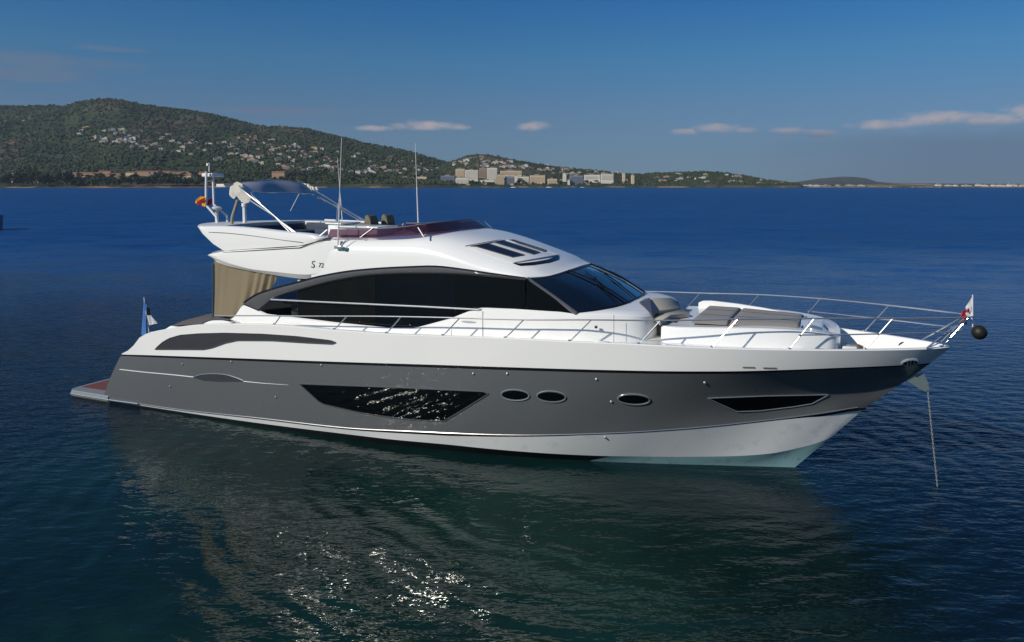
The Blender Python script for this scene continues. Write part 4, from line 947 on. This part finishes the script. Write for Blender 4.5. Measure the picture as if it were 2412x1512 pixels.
def block_mat(name, wall, fw, fh, dark):
    m = bpy.data.materials.new(name); m.use_nodes = True; t = NT(m.node_tree); p = t.n['Principled BSDF']
    br = t.new('ShaderNodeTexBrick'); br.offset = 0; co = t.new('ShaderNodeTexCoord').outputs['Object']
    mp = t.new('ShaderNodeMapping'); mp.inputs['Rotation'].default_value = (R(90), 0, 0); t.put(mp.inputs[0], co); t.put(br.inputs['Vector'], mp.outputs[0])
    br.inputs['Scale'].default_value = 1; br.inputs['Brick Width'].default_value = fw; br.inputs['Row Height'].default_value = fh; br.inputs['Mortar Size'].default_value = .9; br.inputs['Mortar Smooth'].default_value = 0
    br.inputs['Color1'].default_value = (*dark, 1); br.inputs['Color2'].default_value = (*(q*1.5 for q in dark), 1); br.inputs['Mortar'].default_value = (*wall, 1)
    t.put(p.inputs['Base Color'], t.mix(t.noise(co, .05, 3), br.outputs[0], wall)); p.inputs['Roughness'].default_value = .7; return m
HW = block_mat('hotel_white', (.74, .69, .58), 4.2, 3.2, (.26, .24, .22)); HC = block_mat('hotel_cream', (.66, .53, .35), 4.5, 3.2, (.24, .17, .11)); HB = block_mat('hotel_brown', (.38, .27, .18), 4.2, 3.2, (.16, .12, .09)); HS = block_mat('hotel_blue', (.22, .24, .30), 4.2, 3.2, (.06, .08, .12)); HO = block_mat('resort_ochre', (.40, .265, .15), 5., 3.3, (.14, .08, .04))
def block(name, x0, x1, yt, yb, Y, m, label, cat='hotel', depth=16., tile=False, grp=None, rot=0.):
    k = Y/F; wv = (x1-x0)*k; zt = H+(EY-yt)*k; z0 = H+(EY-yb)*k; xc = ((x0+x1)/2-CX)*k
    e = bpy.data.objects.new(name, None); COL.objects.link(e); e.location = (xc, Y, z0); e.rotation_euler = (0, 0, rot); tag(e, label, cat, grp)
    h_ = zt-z0
    MB().box((-wv/2, 0, -12), (wv/2, depth, h_)).build('wall', m, e, smooth=0)
    if tile:
        b = MB().add([(-wv/2-1, -1, h_), (wv/2+1, -1, h_), (wv/2+1, depth+1, h_), (-wv/2-1, depth+1, h_), (-wv/2, depth/2, h_+3.5), (wv/2, depth/2, h_+3.5)], [(0, 1, 5, 4), (1, 2, 5), (2, 3, 4, 5), (3, 0, 4)])
        b.build('roof', TILE, e, smooth=0)
    else:
        MB().box((-wv/2-.5, -.6, h_), (wv/2+.5, depth+.5, h_+1.2)).box((-wv*.2, depth*.3, h_+1.2), (wv*.1, depth*.7, h_+4)).build('roof', SLATE, e, smooth=0)
    nb = int(max(1, h_//3.2))
    if wv > 18 and h_ > 9:
        b = MB()
        for i in range(1, nb): b.box((-wv/2+1, -1.4, i*3.2-.25), (wv/2-1, -.0, i*3.2+.5))
        b.build('balcony', m, e, smooth=0)
    return e
for i, (a, b, c, d, m, lab) in enumerate([
    (1073,1094,398,417,HC,'cream and brown hotel tower at the left end of the tall hotel row'),
    (1095,1126,400.5,423,HW,'broad white hotel slab second in the tall hotel row'),
    (1128,1146,397,417,HB,'brown fronted hotel tower between two white hotel slabs'),
    (1147,1171,395.5,421,HW,'tallest white hotel slab at the right end of the tall hotel row'),
    (1073,1104,419,434,HW,'low white building in front of the cream and brown tower'),
    (1166,1188,412.5,436,HC,'cream apartment block standing close to the water below the white slab'),
    (1178,1229,402.5,412,HC,'long low cream hotel on the rise right of the tall row'),
    (1190,1211,416.5,436,HS,'blue grey shaded apartment block beside the cream block'),
    (1212,1219,414,428,HW,'narrow white tower beside the blue grey block'),
    (1248,1284,413,430,HC,'wide tan hotel stepped up behind the promenade'),
    (1290,1312,421.5,434,HC,'small tan block right of the wide tan hotel'),
    (1326,1334,408,420,HW,'pale slim tower above the promenade'),
    (1342,1374,414,433,HS,'dark glazed hotel block by the water'),
    (1377,1413,411.5,422,HW,'long white hotel left of the cubic white one'),
    (1416,1445,410,424,HW,'cubic cream white hotel standing alone on the shore'),
    (1467,1472.5,407.5,419,HC,'thin cream tower on the ridge end'),
    (1488,1494,412.5,428,HC,'slender yellow cream tower near the red cliff'),
    (1337.5,1342.5,424,437,HW,'slim white tower at the waterline'),
    (934,975,418.5,427,HC,'long low cream building behind the trees by the far aerial'),
    (982,1005,416.5,427,HC,'low cream block right of the far aerial'),
    (1038,1071,414.5,428,HS,'grey green office block left of the hotels'),
    (1226,1246,416,430,HW,'white block between the narrow tower and the tan hotel'),
    (1130,1165,424,435,HW,'low white terrace in front of the tall hotel row')]):
    block('hotel_block', a, b, c, d, 2560+(437-d)*7+i*3, m, lab, 'hotel')
for i, (a, b, c, d, m, tile, lab) in enumerate([
    (0,12,421,433,HW,False,'white villa at the far left edge of the shore'),
    (12,36,424,436,HW,False,'white flat roofed house by the left edge'),
    (26,42,408,418,WALLW,False,'small white house above the villa at the left edge'),
    (146,158,405,414,HO,True,'small orange house above the shore pines'),
    (170,236,408,415,HO,True,'long ochre resort wing left of the yellow house'),
    (232,260,404.5,414,HO,True,'taller orange resort block in the middle of the resort'),
    (250,300,410,418,HO,True,'low ochre resort wing behind the pines'),
    (296,318,407,424,HC,True,'yellow house standing lower among the pines'),
    (318,400,404.5,411,HO,True,'long red roofed resort wing on the terrace'),
    (336,362,411,420,HO,False,'ochre annex under the red roofed wing'),
    (398,486,406.5,412.5,HO,True,'longest red roofed wing just left of the radar mast'),
    (420,450,413,424,HC,True,'cream house below the longest red roofed wing'),
    (640,670,405.5,411,HO,True,'single red roofed house right of the radar mast'),
    (83,92,431,440,HC,False,'small beige boathouse at the water')]):
    block('resort_building', a, b, c, d, 2330+(437-d)*6+i*2, m, lab, 'building', 12, tile)
rr = random.Random(4); x = 1895; k = 0
while x < 2440:
    wd = rr.uniform(6, 20); ht = rr.uniform(1.8, 4.2)
    if not 2050 < x < 2190 or rr.random() < .2:
        block('seafront_block', x, x+wd, 438.5-ht, 439.5, 2890+rr.uniform(0, 90), rr.choice([HW, HW, HC]), 'pale low building in the strip of town along the right horizon', 'building', 14, False, 'low buildings along the right horizon')
    x += wd+rr.uniform(2, 16)
# ------------------------------------------------------------------ trees along the shore
def leaf_mat(name, c):
    m = mat(name, c, .8, var=.45, scale=.35, spec=.2); return m
LEAF = [leaf_mat('pine_foliage', (.030, .042, .016)), leaf_mat('broad_foliage', (.050, .062, .018)), leaf_mat('olive_foliage', (.055, .062, .03))]
BARK = mat('bark', (.09, .065, .045), .9, var=.2)
def tree_meshes(seed, hgt, wid, lm):
    rnd = random.Random(seed); b = MB()
    lumps = [(rnd.uniform(-.36, .36)*wid, rnd.uniform(-.36, .36)*wid, hgt*rnd.uniform(.45, .86), wid*rnd.uniform(.14, .26)) for _ in range(9)]
    for (x, y, z, r) in lumps:
        for _ in range(46):
            u = rnd.uniform(-1, 1); a = rnd.uniform(0, 6.283); q = math.sqrt(1-u*u); rr_ = r*rnd.uniform(.7, 1.12)
            c = Vector((x+q*math.cos(a)*rr_, y+q*math.sin(a)*rr_, z+u*rr_*.72)); nrm = Vector((q*math.cos(a), q*math.sin(a), u+.4)).normalized()
            t1 = nrm.orthogonal().normalized(); t1.rotate(Matrix.Rotation(rnd.uniform(0, 6.28), 3, nrm)); t2 = nrm.cross(t1); s_ = rnd.uniform(.5, 1.3)*wid*.06
            b.add([c-t1*s_-t2*s_*.6, c+t1*s_-t2*s_*.6, c+t1*s_*.7+t2*s_, c-t1*s_*.7+t2*s_], [(0, 1, 2, 3)])
    o = b.build('crown', lm, None, smooth=0); cm = o.data; bpy.data.objects.remove(o)
    t = MB().tube([(0, 0, -3), (.1, .05, hgt*.35), (-.1, .1, hgt*.7)], .35, 6, r2=.12)
    for (x, y, z, r) in lumps[:4]: t.tube([(0, 0, hgt*.35), (x*.8, y*.8, z)], .16, 5, r2=.06)
    o = t.build('trunk', BARK, None, smooth=0); tm = o.data; bpy.data.objects.remove(o); return cm, tm
TREES = [tree_meshes(s_, h_, w_, LEAF[l]) for s_, h_, w_, l in [(1, 15, 15, 0), (2, 18, 13, 0), (3, 12, 13, 1), (4, 14, 16, 2), (5, 20, 15, 0), (6, 11, 14, 1)]]
rt_ = random.Random(9)
def shore_tree(p, q, kind, s_, lab, grp, hills=None):
    g = ground(p, q, hills or [hA])
    if g is None: return
    e = bpy.data.objects.new('shore_tree', None); COL.objects.link(e); e.location = (g[0], g[1], g[2]); e.scale = (s_, s_, s_*rt_.uniform(.85, 1.15)); e.rotation_euler = (0, 0, rt_.uniform(0, 6.28)); tag(e, lab, 'tree', grp)
    cm, tm = TREES[kind]
    for n_, me in (('crown', cm), ('trunk', tm)):
        o = bpy.data.objects.new(n_, me); COL.objects.link(o); o.parent = e
xs_ = 4
while xs_ < 500:
    tall = math.sin(xs_*.05)+math.sin(xs_*.021+1)
    shore_tree(xs_, rt_.uniform(436.5, 440.5), rt_.choice([0, 1, 4, 4, 2]), rt_.uniform(1.15, 1.6)*(1.75 if 18 < xs_ < 165 else 1.05), 'dark pine in the belt along the left shore', 'dark pines along the left shore')
    if 165 < xs_ < 490 and rt_.random() < .55: shore_tree(xs_+rt_.uniform(-4, 4), rt_.uniform(414, 424), rt_.choice([0, 3, 4]), rt_.uniform(.8, 1.25), 'dark pine in the belt along the left shore', 'dark pines along the left shore')
    if rt_.random() < .75: shore_tree(xs_+rt_.uniform(-4, 4), rt_.uniform(425, 436), rt_.choice([0, 1, 3, 4]), rt_.uniform(1.1, 1.6), 'dark pine in the belt along the left shore', 'dark pines along the left shore')
    xs_ += rt_.uniform(5.5, 10)
while xs_ < 905:
    for q0, q1 in ((428, 435), (419, 427), (412, 419)):
        if rt_.random() < .72: shore_tree(xs_+rt_.uniform(-4, 4), rt_.uniform(q0, q1), rt_.choice([2, 3, 5, 0]), rt_.uniform(.9, 1.35), 'green broad crowned tree in the grove behind the yacht canopy', 'green trees in the grove behind the canopy')
    xs_ += rt_.uniform(8, 13)
for p, q in [(1010,430),(1022,432),(1032,429),(1052,433),(1062,430),(1110,434),(1120,436),(1128,435),(1140,436),(1152,435),(1160,436),(1222,434),(1236,435),(1246,434),(1316,432),(1322,434),(1380,432),(1392,433),(1405,432),(1455,430),(1470,432)]:
    shore_tree(p, q, rt_.choice([2, 3, 5]), rt_.uniform(.6, .95), 'small dark tree between the hotels on the town shore', 'trees between the hotels', [hB])
# woodland over the hills: one mass
def forest(hill, n, x0, x1, seed, m, name, smin, smax, tmin=.05, tmax=1.0):
    rs = np.random.RandomState(seed); P = rs.uniform(x0, x1, n*2); T = rs.uniform(tmin, tmax, n*2); Y = hill.yat(P, T); X = (P-CX)/F*Y
    keep = (fbm(X/170., Y/170., 3, seed)+.5) > rs.uniform(.12, .72, n*2); P, T, X, Y = P[keep][:n], T[keep][:n], X[keep][:n], Y[keep][:n]
    Z = hill.z(P, T); V = []; Fc = []
    base = np.array([(1, 0, .1), (.31, .95, .0), (-.81, .59, .15), (-.81, -.59, .0), (.31, -.95, .12), (.5, .5, .75), (-.6, .2, .85), (.1, -.6, .8), (0, 0, 1.05), (0, 0, -.3)])
    fc = [(0, 1, 5), (1, 2, 6), (2, 3, 6), (3, 4, 7), (4, 0, 7), (0, 5, 7), (1, 6, 5), (3, 7, 6), (5, 6, 8), (6, 7, 8), (7, 5, 8)]
    for i in range(len(P)):
        s_ = rs.uniform(smin, smax); an = rs.uniform(0, 6.28); ca, sa = math.cos(an), math.sin(an); B = base*(1+rs.uniform(-.3, .3, (10, 1)))*s_
        k = len(V); V += [(X[i]+x_*ca-y_*sa, Y[i]+x_*sa+y_*ca, Z[i]+z_+s_*.2) for x_, y_, z_ in B]; Fc += [(a+k, b+k, c+k) for a, b, c in fc]
    me = bpy.data.meshes.new(name); me.from_pydata(V, [], Fc); me.materials.append(m); me.update()
    o = bpy.data.objects.new(name, me); COL.objects.link(o); tag(o, kind='stuff'); return o
FOR = mat('forest_foliage', (.046, .058, .026), .9, var=.55, scale=.022, spec=.1)
tag(forest(hA, 15000, -60, 1150, 31, FOR, 'woodland', 3.5, 8.0), 'green woodland covering the long hillside', 'woodland')
tag(forest(hB, 3500, 950, 1660, 32, FOR, 'woodland', 2.5, 5.0), 'green woodland on the small hill above the hotels', 'woodland')
tag(forest(hC, 2600, 1400, 1880, 33, FOR, 'woodland', 2.5, 5.0), 'green scrub on the low headland hill', 'woodland')
# ------------------------------------------------------------------ other boats
def small_boat(X, Y, ln, rot, hullm, label, mast=0., cat='boat', grp=None, name='small_boat', fb=.10):
    e = bpy.data.objects.new(name, None); COL.objects.link(e); e.location = (X, Y, 0); e.rotation_euler = (0, 0, rot); tag(e, label, cat, grp)
    b = MB(); rows = []
    for t in np.linspace(0, 1, 12):
        x = -ln/2+ln*t; w_ = ln*.15*(1-max(0, (t-.55)/.45)**2.2)+.01; hh = ln*(fb+.03*t*t); xx = x+ln*.05*(t > .9)
        rows.append([(x, -w_*.5, -.4), (x, -w_*.85, 0), (xx, -w_, hh), (xx, w_, hh), (x, w_*.85, 0), (x, w_*.5, -.4)])
    b.loft(rows); b.build('hull', hullm, e)
    MB().box((-ln*.22, -ln*.09, ln*fb), (ln*.15, ln*.09, ln*(fb+.09)), ln*.02).build('cabin', WHITE, e)
    MB().box((-ln*.18, -ln*.093, ln*(fb+.035)), (ln*.13, ln*.093, ln*(fb+.065))).build('window', GLASS, e)
    if mast: MB().tube([(0, 0, ln*.1), (0, 0, mast)], .07, 6).tube([(0, 0, ln*.25), (-ln*.4, 0, ln*.25)], .06, 6).build('mast', GREYW, e)
    return e
DH = mat('dark_boat_hull', (.012, .014, .018), .25, var=.1)
e = small_boat(-79.0, 108, 15, R(200), DH, 'dark hulled boat cut off by the left edge of the picture', 0, name='dark_boat', fb=.135)
MB().tube([(x, -1.95, 2.75) for x in np.linspace(-6.8, 4, 8)], .04, 5).build('guard_rail', CHROME, e)
for i, (p, lab) in enumerate([(1209,'small white motor boat near the shore below the hotels'),(1293,'white boat near the shore in front of the tan hotel'),(1372,'little white boat off the promenade'),(2098,'white sailing boat by the ochre islet on the right'),(2150,'second white sailing boat, right of the ochre islet'),(2215,'tiny white sailing boat before the right strip of town'),(575,'white boat lying under the grove on the left shore')]):
    Y = [2350,2380,2400,2500,2550,2520,2100][i]; small_boat((p-CX)/F*Y, Y, [14,16,12,12,11,11,12][i], R(170+i*9), WHITE, lab, [0,0,0,15,14,14,0][i])
# ------------------------------------------------------------------ air
hz = MB().box((-7500, -60, -1), (7500, 9800, 620)); m = bpy.data.materials.new('sea_air'); m.use_nodes = True; t = NT(m.node_tree); t.n.clear()
v = t.new('ShaderNodeVolumePrincipled'); v.inputs['Color'].default_value = (.62, .78, 1, 1); v.inputs['Density'].default_value = 3.1e-5; v.inputs['Anisotropy'].default_value = .1
o = t.new('ShaderNodeOutputMaterial'); t.l.new(v.outputs[0], o.inputs['Volume'])
tag(hz.build('haze', m, None, smooth=0), kind='stuff')
